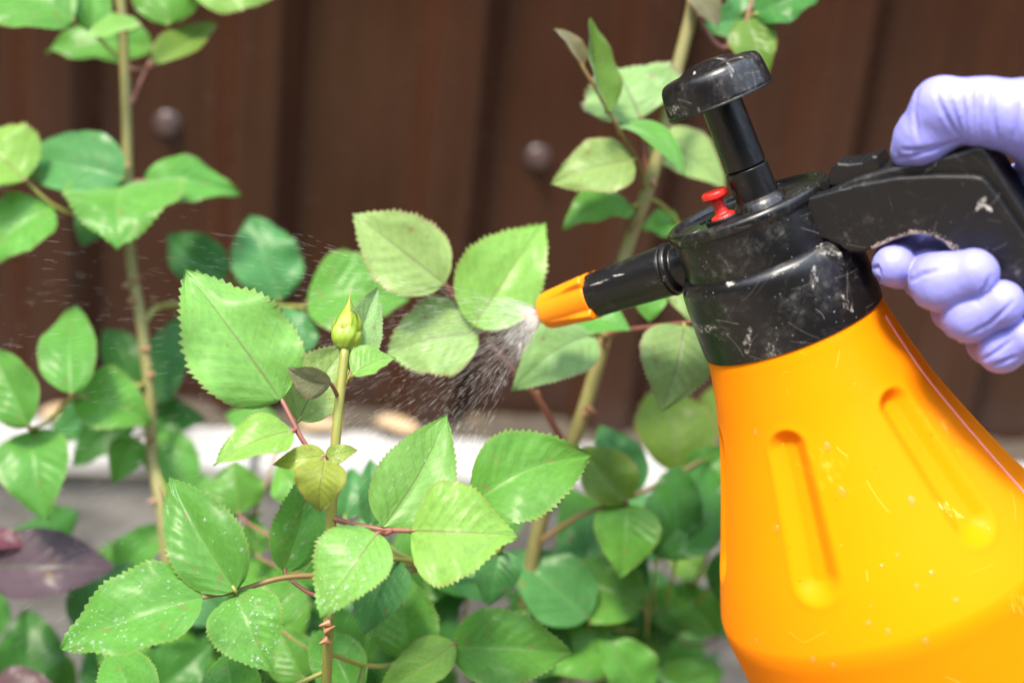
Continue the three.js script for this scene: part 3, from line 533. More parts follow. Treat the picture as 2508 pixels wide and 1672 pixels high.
const headMat = black({ haze: 170, scratch: 360, splats: 90, specks: 1100, more: (x, css, splat, S) => { // smeared film on the top disc and its rim
  for (let k = 0; k < 900; k++) { const v = rr(0.145, 0.31), u = rnd(), c = smooth(0.02, 0.25, fbm(u * 6, v * 40, 7, 3)); x.strokeStyle = css(DRY, 0.22 * c * rnd()); x.lineWidth = rr(1, 5); x.beginPath(); x.moveTo(u * S, (1 - v) * S); x.quadraticCurveTo(u * S + rr(5, 30), (1 - v) * S + rr(-8, 8), u * S + rr(15, 60), (1 - v) * S + rr(-9, 9)); x.stroke(); }
  for (const [u, n, r] of [[0.60, 420, 46], [0.69, 120, 26], [0.52, 90, 30], [0.46, 70, 22]]) for (let k = 0; k < n; k++) { x.fillStyle = css(DRY, rr(0.3, 1)); x.beginPath(); x.ellipse(u * S + rr(-1, 1) * r, (1 - 0.150 - 0.014 * rnd()) * S, rr(1, 4), rr(0.6, 2), 0, 0, 7); x.fill(); }
} });
const rodMat = black({ haze: 14, scratch: 60, splats: 8, specks: 260 }, 0.28);
const nozzleMat = black({ haze: 40, scratch: 60, splats: 60, specks: 400, grain: 1.5 }, 0.33);
const plainBlack = new THREE.MeshPhysicalMaterial({ color: lin(...BLACK), roughness: 0.35, bumpMap: plasticBump, bumpScale: 0.0001 });

// round a profile's corners: points [r, y, fillet]
function filleted(pts, steps = 5) {
  const out = [];
  pts.forEach(([x, y, f = 0], i) => {
    if (!f || !i || i === pts.length - 1) { out.push(new THREE.Vector2(x, y)); return; }
    const p = new THREE.Vector2(x, y), a = new THREE.Vector2(...pts[i - 1].slice(0, 2)), b = new THREE.Vector2(...pts[i + 1].slice(0, 2));
    const da = a.sub(p), db = b.sub(p), la = Math.min(f, da.length() * 0.49), lb = Math.min(f, db.length() * 0.49);
    const s = p.clone().add(da.setLength(la)), e = p.clone().add(db.setLength(lb));
    for (let k = 0; k <= steps; k++) { const t = k / steps; out.push(new THREE.Vector2((1 - t) ** 2 * s.x + 2 * t * (1 - t) * p.x + t * t * e.x, (1 - t) ** 2 * s.y + 2 * t * (1 - t) * p.y + t * t * e.y)); }
  });
  return out;
}
function lathe(pts, seg = 96) { // uv by arc length, in turns
  const p = filleted(pts), g = new THREE.LatheGeometry(p, seg, Math.PI); let L = [0]; for (let i = 1; i < p.length; i++) L.push(L[i - 1] + p[i].distanceTo(p[i - 1]));
  const uv = g.attributes.uv; for (let i = 0; i < uv.count; i++) uv.setY(i, L[i % p.length] / 16);
  return g;
}

// bottle: flared cone with six pressed flutes, cylindrical below
const RB = [[-19, 4.3], [-18.6, 5.1], [-17.8, 5.5], [-16.5, 5.64], [-13, 5.86], [-10.2, 6.05], [-9.6, 6.09], [-9.2, 6.06], [-8.9, 5.97], [-7.6, 5.49], [-6.2, 4.93], [-4.5, 4.28], [-2.7, 3.66], [-1.4, 3.33], [-0.6, 3.16], [-0.25, 3.10], [0.1, 3.02], [0.5, 2.9]];
const bottleR = (() => {
  const c = new THREE.CatmullRomCurve3(RB.map(([y, r]) => V(r, y, 0)), false, 'centripetal'), tab = c.getPoints(800);
  return (y) => { let a = 0, b = tab.length - 1; while (b - a > 1) { const m = (a + b) >> 1; if (tab[m].y < y) a = m; else b = m; } const t = (y - tab[a].y) / (tab[b].y - tab[a].y || 1); return tab[a].x + t * (tab[b].x - tab[a].x); };
})();
const FLUTES = [31, 91, 151, 211, 271, 331].map((a) => a * Math.PI / 180);
function bottlePoint(th, y) { // th: angle from the handle side towards the viewer
  let r = bottleR(y);
  for (const f of FLUTES) {
    let d = Math.abs(((th - f + Math.PI) % (2 * Math.PI) + 2 * Math.PI) % (2 * Math.PI) - Math.PI) * r;
    if (d > 1.3) continue;
    const y0 = -6.85, y1 = -2.95, w = 0.62 + 0.14 * (y1 - y) / (y1 - y0), k = y < y0 ? (y0 - y) * 1.07 : y > y1 ? (y - y1) * 1.07 : 0;
    const q = Math.hypot(d, k); r -= 0.36 * (1 - smooth(w * 0.25, w * 1.15, q)); r += 0.012 * Math.exp(-(((q - w * 1.2) / 0.12) ** 2));
  }
  return r;
}
{
  const NT = 420, ys = []; for (let i = 0; i <= 60; i++) ys.push(-19 + 8 * i / 60); for (let i = 1; i <= 230; i++) ys.push(-11 + 11.5 * i / 230);
  const pos = [], uv = [], idx = [];
  for (const y of ys) for (let i = 0; i <= NT; i++) { const th = i / NT * 2 * Math.PI, r = bottlePoint(th, y); pos.push(r * Math.cos(th), y, r * Math.sin(th)); uv.push(i / NT * 2, y / 19); }
  for (let j = 0; j < ys.length - 1; j++) for (let i = 0; i < NT; i++) { const a = j * (NT + 1) + i, b = a + 1, c = a + NT + 1, d = c + 1; idx.push(a, c, b, b, c, d); }
  const o = pos.length / 3; pos.push(0, -18.7, 0); uv.push(0, 0); for (let i = 0; i < NT; i++) idx.push(o, i, i + 1);
  const g = new THREE.BufferGeometry(); g.setAttribute('position', new THREE.Float32BufferAttribute(pos, 3)); g.setAttribute('uv', new THREE.Float32BufferAttribute(uv, 2)); g.setIndex(idx); g.computeVertexNormals(); toLocal(g);
  const tex = stainedPlastic([0.90, 0.250, 0.0002], [0.95, 0.70, 0.45], { haze: 5, scratch: 36, splats: 3, specks: 60, size: 1024, more: (x, css, splat, S) => {
    for (let k = 0; k < 6; k++) { const px = rnd() * S, py = rnd() * S, a = rnd() * 3.1, n = Math.floor(rr(4, 16)); for (let i = 0; i < n; i++) { const l = rr(5, 26), ox = px + rr(-16, 16), oy = py + rr(-16, 16), b = a + rr(-0.15, 0.15); x.strokeStyle = css([0.95, 0.62, 0.30], rr(0.15, 0.6)); x.lineWidth = rr(0.5, 1.4); x.beginPath(); x.moveTo(ox, oy); x.lineTo(ox + l * Math.cos(b), oy + l * Math.sin(b)); x.stroke(); } }
    for (let k = 0; k < 40; k++) { x.fillStyle = css([0.35, 0.08, 0.01], rr(0.2, 0.6)); x.beginPath(); x.arc(rnd() * S, rnd() * S, rr(0.6, 1.8), 0, 7); x.fill(); }
  } });
  const bump = valueMap(512, 512, (u, v) => 0.5 + 0.4 * fbm(u * 12, v * 12, 2, 4));
  const mat = new THREE.MeshPhysicalMaterial({ map: tex, roughness: 0.95, bumpMap: bump, bumpScale: 0.0002, specularIntensity: 0.1, transmission: 0.14, thickness: 0, clearcoat: 0.1, clearcoatRoughness: 0.3 });
  const bottle = mesh('bottle', g, mat, sprayer); bottle.userData.label = 'orange plastic bottle with long pressed flutes';
  // parting line of the mould, a thin raised bead
  for (const th of [0, Math.PI]) {
    const pts = []; for (let y = -17.5; y < -0.3; y += 0.25) pts.push(V((bottlePoint(th, y) + 0.005) * Math.cos(th), y, 0));
    mesh('seam', toLocal(new THREE.TubeGeometry(new THREE.CatmullRomCurve3(pts), 160, 0.055, 8)), new THREE.MeshPhysicalMaterial({ color: lin(0.90, 0.28, 0.24), roughness: 0.4 }), bottle);
  }
}
mesh('collar', toLocal(lathe([[2.6, 0.35], [2.96, 0.35, 0.05], [3.02, -0.05, 0.03], [3.12, -0.05, 0.06], [3.13, 0.5, 0.3], [3.10, 1.6, 0.6], [3.02, 2.62, 0.42], [2.3, 2.72]])), capMat, sprayer);
const headPart = mesh('pump_head', toLocal(lathe([[2.66, 2.3], [2.72, 3.0, 0.3], [2.70, 4.02, 0.08], [2.79, 4.08, 0.05], [2.80, 4.34, 0.10], [2.70, 4.44, 0.10], [2.52, 4.44, 0.06], [2.44, 4.24, 0.10], [0.0, 4.24]])), headMat, sprayer);
{ // bosses, slots and dome on the disc
  const boss = lathe([[0.62, 4.2], [0.62, 4.38, 0.04], [0.54, 4.38, 0.04], [0.5, 4.26, 0.02], [0, 4.26]], 40); boss.translate(-0.62, 0, 0.62); mesh('valve_seat', toLocal(boss), plainBlack, headPart);
  const dome = new THREE.SphereGeometry(0.42, 32, 12, 0, 7, 0, Math.PI / 2); dome.scale(1, 0.3, 1); dome.translate(1.7, 4.23, -0.15); mesh('dome', toLocal(dome), headMat, headPart);
  const ring = new THREE.TorusGeometry(0.5, 0.05, 10, 40); ring.rotateX(Math.PI / 2); ring.translate(1.7, 4.25, -0.15); mesh('dome_ring', toLocal(ring), headMat, headPart);
  for (const [x, z, a] of [[-1.5, -0.2, 0.4], [-0.3, -1.7, 1.2], [0.7, 1.7, 0.2]]) { const b = new RoundedBoxGeometry(0.75, 0.1, 0.4, 3, 0.04); b.rotateY(a); b.translate(x, 4.26, z); mesh('vent_tab', toLocal(b), plainBlack, headPart); }
  const fillet = lathe([[0.95, 4.22], [0.86, 4.42, 0.1], [0.66, 4.62]], 40); fillet.translate(0.5, 0, 0); mesh('rod_collar', toLocal(fillet), headMat, headPart);
}
{ // pump
  const sleeve = lathe([[0.72, 4.2], [0.71, 5.55, 0.03], [0.62, 5.57]], 48); sleeve.translate(0.5, 0, 0);
  mesh('pump_sleeve', toLocal(sleeve), rodMat, sprayer);
  const rod = lathe([[0.60, 5.5], [0.60, 5.6], [0.69, 5.62, 0.02], [0.67, 8.1]], 48); rod.translate(0.5, 0, 0);
  mesh('pump_rod', toLocal(rod), rodMat, sprayer);
  const knob = lathe([[0.0, 7.92], [1.6, 7.92, 0.05], [1.74, 7.86, 0.06], [1.80, 8.0, 0.08], [1.70, 8.95, 0.34], [1.36, 9.07, 0.25], [1.05, 9.06, 0.3], [0.62, 9.27, 0.4], [0, 9.31]], 72); knob.translate(0.5, 0, 0);
  const k = mesh('pump_knob', toLocal(knob), capMat, sprayer);
  const lip = new THREE.TorusGeometry(1.755, 0.05, 8, 72); lip.rotateX(Math.PI / 2); lip.translate(0.5, 7.93, 0); mesh('knob_rim', toLocal(lip), plainBlack, k);
}
{ // red pressure relief valve
  const g = lathe([[0, 4.26], [0.40, 4.26, 0.02], [0.43, 4.33, 0.04], [0.40, 4.42, 0.05], [0.24, 4.47, 0.08], [0.19, 4.75, 0.1], [0.21, 4.95, 0.05], [0.38, 5.0, 0.04], [0.45, 5.05, 0.04], [0.45, 5.22, 0.07], [0.34, 5.29, 0.05], [0.30, 5.25, 0.03], [0, 5.24]], 40); g.translate(-0.62, 0, 0.62);
  mesh('relief_valve', toLocal(g), new THREE.MeshPhysicalMaterial({ color: lin(0.55, 0.018, 0.012), roughness: 0.3, bumpMap: plasticBump, bumpScale: 0.0004 }), sprayer).userData.label = 'small red pressure relief valve';
}
{ // nozzle: axis runs to -x, a little away from the viewer
  const from = V(-2.45, 3.06, 0), to = V(-8.75, 2.86, 0), dir = to.clone().sub(from).normalize(), q = new THREE.Quaternion().setFromUnitVectors(V(0, 1, 0), dir);
  const place = (g) => { g.applyQuaternion(q); g.translate(from.x, from.y, from.z); return toLocal(g); };
  const tube = mesh('nozzle_tube', place(lathe([[0.70, -0.3], [0.70, 0.72, 0.05], [0.90, 0.80, 0.06], [0.93, 0.95, 0.04], [0.86, 1.06, 0.05], [0.92, 1.1, 0.04], [0.90, 1.45, 0.1], [0.80, 4.35, 0.06], [0.74, 4.42]], 64)), nozzleMat, sprayer);
  const ring = new THREE.TorusGeometry(0.90, 0.05, 8, 64); ring.rotateX(Math.PI / 2); ring.translate(0, 1.06, 0); mesh('ring', place(ring), plainBlack, tube);
  const orange = new THREE.MeshPhysicalMaterial({ color: lin(0.80, 0.215, 0.001), roughness: 0.4, clearcoat: 0.1, specularIntensity: 0.6, bumpMap: plasticBump, bumpScale: 0.0002 });
  // cap whose wall swells into four grip wings
  const NT = 120, prof = filleted([[0.0, 4.2], [0.70, 4.2], [0.84, 4.28, 0.05], [0.80, 5.0, 0.2], [0.70, 6.35, 0.3], [0.56, 6.56, 0.16], [0.16, 6.58, 0.04], [0.10, 6.46, 0.03], [0, 6.43]]);
  const pos = [], idx = [];
  for (const p of prof) for (let i = 0; i <= NT; i++) {
    const th = i / NT * 2 * Math.PI, a = ((th - 0.62 + Math.PI / 4) % (Math.PI / 2)) - Math.PI / 4, out = smooth(0.5, 0.7, p.x) * smooth(5.9, 4.3, p.y);
    const r = p.x + 0.20 * out * (1 - smooth(0.14, 0.26, Math.abs(a))); pos.push(r * Math.cos(th), p.y, r * Math.sin(th));
  }
  for (let j = 0; j < prof.length - 1; j++) for (let i = 0; i < NT; i++) { const a = j * (NT + 1) + i, c = a + NT + 1; idx.push(a, c, a + 1, a + 1, c, c + 1); }
  const g = new THREE.BufferGeometry(); g.setAttribute('position', new THREE.Float32BufferAttribute(pos, 3)); g.setAttribute('uv', new THREE.Float32BufferAttribute(pos.flatMap((v, i) => i % 3 === 0 ? [v, pos[i + 1]] : []), 2)); g.setIndex(idx); g.computeVertexNormals();
  mesh('nozzle_tip', place(g), orange, sprayer).userData.label = 'winged orange nozzle tip';
}
{ // handle
  const S = 10; // the map covers 10 cm from (1.5, -5.5)
  const uvOf = (g) => { const p = g.attributes.position, uv = g.attributes.uv; for (let i = 0; i < p.count; i++) uv.setXY(i, (p.getX(i) - 1.5) / S, (p.getY(i) + 5.5) / S); return g; };
  const mat = black({ haze: 110, scratch: 280, splats: 6, specks: 300, more: (x, css, splat, Z) => {
    const at = (a, b) => [(a - 1.5) / S * Z, (1 - (b + 5.5) / S) * Z];
    splat(...at(7.55, 2.45), 26, 260, 0.7); splat(...at(7.7, 2.25), 14, 120, 0.9);
    const beige = [0.50, 0.40, 0.30]; // dried residue along the underside
    const run = [[3.9, 2.02], [4.3, 2.08], [4.6, 2.12], [5.2, 2.13], [5.5, 2.06], [5.8, 1.85], [6.0, 1.55], [6.3, 1.25]];
    for (let k = 0; k < 800; k++) { const t = rnd() * 6.99, i = Math.floor(t), f = t - i, thick = i < 3 ? 0.14 : i < 5 ? 0.2 : 0.3, px = run[i][0] + f * (run[i + 1][0] - run[i][0]) + (i > 4 ? thick * rnd() * rnd() : 0), py = run[i][1] + f * (run[i + 1][1] - run[i][1]) + thick * rnd() * rnd() - 0.02; x.fillStyle = css(beige, rr(0.5, 1)); const [ax, ay] = at(px, py); x.beginPath(); x.ellipse(ax, ay, rr(1, 4), rr(0.8, 2.5), rnd() * 3, 0, 7); x.fill(); }
  } }, 0.45);
  const outline = (pts) => new THREE.Shape(pts.map((p) => new THREE.Vector2(...p)));
  const solid = (pts, half, bevel) => { const g = new THREE.ExtrudeGeometry(outline(pts), { depth: 2 * half - 2 * bevel, bevelEnabled: true, bevelThickness: bevel, bevelSize: bevel, bevelOffset: -bevel, bevelSegments: 4 }); g.translate(0, 0, -half + bevel); return toLocal(uvOf(g)); };
  const handle = mesh('handle', solid(HANDLE_PLATE, 1.1, 0.09), mat, sprayer);
  mesh('handle_spine', solid(HANDLE_CORE, 0.8, 0.16), mat, handle);
  const lever = mesh('trigger_button', solid(LEVER, 0.55, 0.1), plainBlack, sprayer);
  for (let k = 0; k < 6; k++) { const r = new RoundedBoxGeometry(0.06, 0.10, 0.9, 2, 0.028); r.rotateZ(-0.2); r.translate(3.62 + k * 0.19, 4.82 - k * 0.034 - 0.05 * Math.sin(k * 0.62), 0); mesh('grip_rib', toLocal(r), plainBlack, lever); }
  const hinge = new THREE.CylinderGeometry(0.16, 0.16, 1.2, 20); hinge.rotateX(Math.PI / 2); hinge.translate(3.0, 4.3, 0); mesh('hinge_pin', toLocal(hinge), plainBlack, lever);
}

// ------------------------------------------------------------------ gloved hand: one continuous surface from a field of tapered capsules
{
  const CH = Object.values(HAND), FINGER = { thumb: 0.35, pad: 0.3 };
  const caps = []; Object.entries(HAND).forEach(([k, c]) => { for (let i = 0; i < c.length - 1; i++) { const s = ['middle', 'ring', 'little'].includes(k) ? 0.95 : 1, a = [...c[i]], b = [...c[i + 1]]; a[3] *= s; b[3] *= s; caps.push([...a, ...b, k]); } });
  const groups = [...new Set(Object.keys(HAND).map((k) => ['thumb', 'pad'].includes(k) ? 'thumb' : ['index', 'middle', 'ring', 'little'].includes(k) ? k : 'palm'))];
  const byGroup = groups.map((g) => caps.filter((c) => g === 'thumb' ? ['thumb', 'pad'].includes(c[8]) : g === 'palm' ? /palm|back/.test(c[8]) : c[8] === g));
  const smin = (a, b, k) => { const h = Math.max(k - Math.abs(a - b), 0) / k; return Math.min(a, b) - h * h * k * 0.25; };
  const cap = (x, y, z, c) => {
    const bx = c[4] - c[0], by = c[5] - c[1], bz = c[6] - c[2], px = x - c[0], py = y - c[1], pz = z - c[2];
    const t = clamp((px * bx + py * by + pz * bz) / (bx * bx + by * by + bz * bz)), dx = px - bx * t, dy = py - by * t, dz = pz - bz * t;
    return Math.sqrt(dx * dx + dy * dy + dz * dz) - (c[3] + (c[7] - c[3]) * t);
  };
  const field = (x, y, z) => {
    const d = byGroup.map((cs) => { let m = 9; for (const c of cs) m = smin(m, cap(x, y, z, c), 0.34); return m; });
    // fingers stay apart from each other near their tips and melt into the palm at their roots
    let palm = d[groups.indexOf('palm')], out = palm;
    groups.forEach((g, i) => { if (g !== 'palm') out = Math.min(out, smin(d[i], palm, g === 'thumb' ? 1.5 : 0.8)); });
    const fs = groups.map((g, i) => [g, d[i]]).filter(([g]) => g !== 'palm');
    let f = 9; for (const [, v] of fs) f = smin(f, v, 0.02);
    return Math.min(out, f);
  };
  // creases of the stretched glove, pressed into the side that faces the viewer
  const crease = (x, y) => {
    let s = 0;
    for (const c of CREASES) for (let i = 0; i < c.length - 1; i++) {
      const [ax, ay] = c[i], [bx, by] = c[i + 1], vx = bx - ax, vy = by - ay, t = clamp(((x - ax) * vx + (y - ay) * vy) / (vx * vx + vy * vy));
      const d = Math.hypot(x - ax - vx * t, y - ay - vy * t); if (d > 0.3) continue;
      const e = (i + t) / (c.length - 1), w = 0.06, fade = Math.sin(Math.PI * clamp(0.08 + 0.84 * e));
      s = Math.min(s, -0.095 * fade * Math.exp(-((d / w) ** 2))) ; s = Math.max(s, -0.11); if (s > -0.004) s += 0.02 * fade * Math.exp(-(((d - 0.11) / 0.05) ** 2));
    }
    return s;
  };
  // surface nets
  function nets(lo, hi, h) {
    const n = [0, 1, 2].map((i) => Math.ceil((hi[i] - lo[i]) / h) + 1), [nx, ny, nz] = n, f = new Float32Array(nx * ny * nz);
    const B = 6; // coarse pass: skip cells far from the surface
    for (let k0 = 0; k0 < nz; k0 += B) for (let j0 = 0; j0 < ny; j0 += B) for (let i0 = 0; i0 < nx; i0 += B) {
      const c = field(lo[0] + (i0 + B / 2) * h, lo[1] + (j0 + B / 2) * h, lo[2] + (k0 + B / 2) * h), far = Math.abs(c) > B * h * 1.6;
      for (let k = k0; k < Math.min(nz, k0 + B); k++) for (let j = j0; j < Math.min(ny, j0 + B); j++) for (let i = i0; i < Math.min(nx, i0 + B); i++)
        f[(k * ny + j) * nx + i] = far ? c : field(lo[0] + i * h, lo[1] + j * h, lo[2] + k * h);
    }
    const id = new Int32Array(nx * ny * nz).fill(-1), pos = [], idx = [];
    const E = [[0, 1], [0, 2], [0, 4], [1, 3], [1, 5], [2, 3], [2, 6], [3, 7], [4, 5], [4, 6], [5, 7], [6, 7]];
    for (let k = 0; k < nz - 1; k++) for (let j = 0; j < ny - 1; j++) for (let i = 0; i < nx - 1; i++) {
      const o = (k * ny + j) * nx + i, v = [f[o], f[o + 1], f[o + nx], f[o + nx + 1], f[o + nx * ny], f[o + nx * ny + 1], f[o + nx * ny + nx], f[o + nx * ny + nx + 1]];
      let m = 0; for (let q = 0; q < 8; q++) if (v[q] < 0) m |= 1 << q; if (m === 0 || m === 255) continue;
      let sx = 0, sy = 0, sz = 0, c = 0;
      for (const [a, b] of E) if ((v[a] < 0) !== (v[b] < 0)) { const t = v[a] / (v[a] - v[b]); sx += (a & 1) + t * ((b & 1) - (a & 1)); sy += ((a >> 1) & 1) + t * (((b >> 1) & 1) - ((a >> 1) & 1)); sz += (a >> 2) + t * ((b >> 2) - (a >> 2)); c++; }
      id[o] = pos.length / 3; pos.push(lo[0] + (i + sx / c) * h, lo[1] + (j + sy / c) * h, lo[2] + (k + sz / c) * h);
    }
    const quad = (a, b, c, d, flip) => { if (a < 0 || b < 0 || c < 0 || d < 0) return; if (flip) idx.push(a, c, b, a, d, c); else idx.push(a, b, c, a, c, d); };
    for (let k = 1; k < nz - 1; k++) for (let j = 1; j < ny - 1; j++) for (let i = 1; i < nx - 1; i++) {
      const o = (k * ny + j) * nx + i, s = f[o] < 0;
      if (s !== f[o + 1] < 0) quad(id[o], id[o - nx], id[o - nx - nx * ny], id[o - nx * ny], s ? 0 : 1);
      if (s !== f[o + nx] < 0) quad(id[o], id[o - nx * ny], id[o - nx * ny - 1], id[o - 1], s ? 0 : 1);
      if (s !== f[o + nx * ny] < 0) quad(id[o], id[o - 1], id[o - 1 - nx], id[o - nx], s ? 0 : 1);
    }
    const N = [], e = 0.03;
    for (let q = 0; q < pos.length; q += 3) {
      let [x, y, z] = [pos[q], pos[q + 1], pos[q + 2]];
      let gx = field(x + e, y, z) - field(x - e, y, z), gy = field(x, y + e, z) - field(x, y - e, z), gz = field(x, y, z + e) - field(x, y, z - e), l = Math.hypot(gx, gy, gz) || 1; gx /= l; gy /= l; gz /= l;
      const v = field(x, y, z), side = smooth(-0.25, 0.35, gz);
      const d = -clamp(v, -h, h) + side * crease(x, y) + 0.012 * noise.noise(x * 2.2, y * 2.2, z * 2.2) + 0.006 * noise.noise(x * 7, y * 3, z * 7);
      pos[q] += gx * d; pos[q + 1] += gy * d; pos[q + 2] += gz * d;
    }
    const g = new THREE.BufferGeometry(); g.setAttribute('position', new THREE.Float32BufferAttribute(pos, 3)); g.setIndex(idx); g.computeVertexNormals(); return g;
  }
  const hand = nets([3.2, -4.2, -5.6], [16.4, 7.2, 3.4], 0.055);
  toLocal(hand);
  hand.setAttribute('uv', new THREE.Float32BufferAttribute(new Float32Array(hand.attributes.position.count * 2).map((_, i) => hand.attributes.position.array[(i >> 1) * 3 + (i & 1)] * 12), 2));
  const bump = valueMap(512, 512, (u, v) => 0.5 + 0.4 * fbm(u * 30, v * 30, 4, 4) + 0.5 * Math.abs(fbm(u * 18 + 2 * fbm(u * 4, v * 4, 1, 2), v * 5, 9, 3)));
  const tint = colourMap(256, 256, (u, v) => { const k = 1 + 0.08 * fbm(u * 8, v * 8, 1, 4); return [0.228 * k, 0.226 * k, 0.60 * k]; });
  const mat = new THREE.MeshPhysicalMaterial({ map: tint, roughness: 0.5, bumpMap: bump, bumpScale: 0.0002, sheen: 0.3, sheenRoughness: 0.5, sheenColor: lin(0.6, 0.6, 0.9) });
  const person = group('person', V(...SPRAYER.base)); person.quaternion.copy(sprayer.quaternion);
  tag(person, 'hand in a lavender blue rubber glove gripping the black handle, thumb on top', 'person');
  mesh('gloved_hand', hand, mat, person);
}

// ------------------------------------------------------------------ roses
const LEAF_COLOURS = [ // blade, vein, margin
  [[0.155, 0.340, 0.055], [0.14, 0.18, 0.04], [0.20, 0.26, 0.06]],
  [[0.078, 0.255, 0.030], [0.12, 0.29, 0.05], [0.15, 0.27, 0.05]],
  [[0.052, 0.205, 0.052], [0.09, 0.25, 0.08], [0.06, 0.20, 0.06]],
  [[0.105, 0.200, 0.015], [0.13, 0.20, 0.06], [0.20, 0.16, 0.04]],
  [[0.200, 0.335, 0.105], [0.12, 0.15, 0.07], [0.26, 0.22, 0.12]],
  [[0.075, 0.040, 0.050], [0.07, 0.10, 0.04], [0.06, 0.02, 0.035]],
  [[0.170, 0.165, 0.085], [0.16, 0.09, 0.04], [0.22, 0.06, 0.02]],
  [[0.030, 0.145, 0.015], [0.05, 0.17, 0.03], [0.03, 0.11, 0.03]],
  [[0.085, 0.022, 0.042], [0.20, 0.06, 0.07], [0.12, 0.02, 0.04]],
  [[0.200, 0.270, 0.030], [0.10, 0.13, 0.03], [0.26, 0.15, 0.04]],
];
const veinAt = (u, v) => { // 0..1 strength of a side vein, |u| from midrib to margin
  const a = Math.abs(u), w = v - 0.30 * a + 0.07 * a * a, n = 8, q = w * n - Math.floor(w * n) - 0.5;
  return Math.exp(-((q / 0.075) ** 2)) * smooth(1.0, 0.65, a);
};
const leafMats = LEAF_COLOURS.map(([b, vn, mg], ci) => {
  const map = colourMap(192, 384, (U, v) => {
    const u = U * 2 - 1, a = Math.abs(u), mid = Math.exp(-((u / (0.030 * (1.15 - v))) ** 2)), side = veinAt(u, v) * 0.16, fine = fbm(u * 9, v * 18, ci * 3.1, 4);
    const edge = smooth(0.90, 1.0, a + 0.05 * fbm(u * 3, v * 22, 5)) * 0.8, k = 1 + 0.30 * fine + 0.22 * fbm(u * 2, v * 3, ci + 0.5, 2), m = clamp(mid + side), spot = 0.7 * smooth(0.33, 0.40, fbm(u * 3.1 + ci, v * 6.3, ci * 1.7 + 20, 3));
    return b.map((c, i) => { let x = c * k; x += ([0.20, 0.13, 0.05][i] - x) * spot; x += (vn[i] - x) * m; x += (mg[i] - x) * edge; return x; });
  });
  return map;
});
const leafBump = valueMap(192, 384, (U, v) => { const u = U * 2 - 1; return 0.62 - 0.25 * veinAt(u, v) - 0.4 * Math.exp(-((u / 0.03) ** 2)) + 0.28 * fbm(u * 14, v * 28, 2, 3); });
const leafMat = leafMats.map((map, i) => new THREE.MeshPhysicalMaterial({ map, bumpMap: leafBump, bumpScale: 0.00028, roughness: 0.95, transmission: 0.42, thickness: 0, specularIntensity: 0.4, clearcoat: i === 4 || i === 6 ? 0.2 : 0.34, clearcoatRoughness: 0.32, vertexColors: true, side: THREE.DoubleSide }));
const waterMat = new THREE.MeshPhysicalMaterial({ color: 0xffffff, roughness: 0.07, transmission: 0.955, thickness: 0, ior: 1.33 });
const clearWater = new THREE.MeshPhysicalMaterial({ color: 0xffffff, roughness: 0.03, transmission: 0.985, thickness: 0, ior: 1.4 });
const dropGeo = (() => { const g = new THREE.SphereGeometry(1, 10, 7); g.deleteAttribute('uv'); return g; })();

function leafGeometry(B, T, N, W, fold, curl, o = {}) {
  const L = T.distanceTo(B), y = T.clone().sub(B).normalize(), x = y.clone().cross(N).normalize(), z = x.clone().cross(y);
  const NV = 46, NU = 18, pos = [], uv = [], idx = [], s1 = rnd() * 90, wave = rr(0.015, 0.06), wf = rr(9, 18), tn = rr(0.6, 1.25), skew = rr(-0.09, 0.09), tipTwist = rr(-0.25, 0.25), bend = rr(-0.05, 0.05), pw = rr(0.52, 0.62), qw = rr(0.92, 1.14);
  const norm = (v) => Math.pow(v, pw) * Math.pow(1 - v, qw), vm = pw / (pw + qw), top = norm(vm);
  const at = (u, v, tooth = 0) => {
    const p = norm(clamp(v, 0.0005, 0.9995)) / top, a = Math.abs(u), hw = W / 2 * p * (u > 0 ? 1 + skew : 1 - skew) * (1 + tooth);
    let X = u * hw, Y = v * L + a * a * tooth * 0.35 * W, Z = fold * a * hw - 0.18 * fold * a * a * hw * 2;
    Z += curl * L * (1 - 4 * (v - 0.45) ** 2) * 1.0 - curl * L * (1 - 4 * 0.2025);
    Z += 0.006 * W * Math.sin((v - 0.30 * a) * 8 * 2 * Math.PI) * smooth(0, 0.25, a) * smooth(1.05, 0.7, a) * p;
    Z += 0.07 * W * fbm(u * 1.3 + s1, v * 2.6, s1, 2) * (0.4 + a) + wave * W * a * a * Math.sin(v * wf + s1 + (u > 0 ? 2 : 0));
    X += bend * L * Math.sin(v * Math.PI); const tw = tipTwist * v * v; [X, Z] = [X * Math.cos(tw) - Z * Math.sin(tw), X * Math.sin(tw) + Z * Math.cos(tw)];
    return B.clone().addScaledVector(x, X).addScaledVector(y, Y).addScaledVector(z, Z);
  };
  for (let j = 0; j <= NV; j++) for (let i = 0; i <= NU; i++) {
    const u = i / NU * 2 - 1, v = j / NV, a = Math.abs(u), t = a > 0.99 ? (j % 2 ? 0.05 * tn * (0.4 + 1.0 * Math.abs(Math.sin(j * 12.9898 + s1 + u))) : -0.018) * (j > 2 && j < NV - 1 ? 1 : 0) : 0;
    pos.push(...at(u, v, t).toArray()); uv.push(i / NU, v);
  }
  for (let j = 0; j < NV; j++) for (let i = 0; i < NU; i++) { const a = j * (NU + 1) + i, c = a + NU + 1; idx.push(a, a + 1, c, a + 1, c + 1, c); }
  const g = new THREE.BufferGeometry(); g.setAttribute('position', new THREE.Float32BufferAttribute(pos, 3)); g.setAttribute('uv', new THREE.Float32BufferAttribute(uv, 2)); g.setIndex(idx); g.computeVertexNormals();
  const hue = rr(0.92, 1.12), tone = rr(0.90, 1.14), tint = []; for (let i = 0; i < pos.length / 3; i++) tint.push(tone * hue, tone, tone * (2 - hue)); // every leaf has a green of its own
  g.setAttribute('color', new THREE.Float32BufferAttribute(tint, 3));
  return { g, at, z, W, L };
}
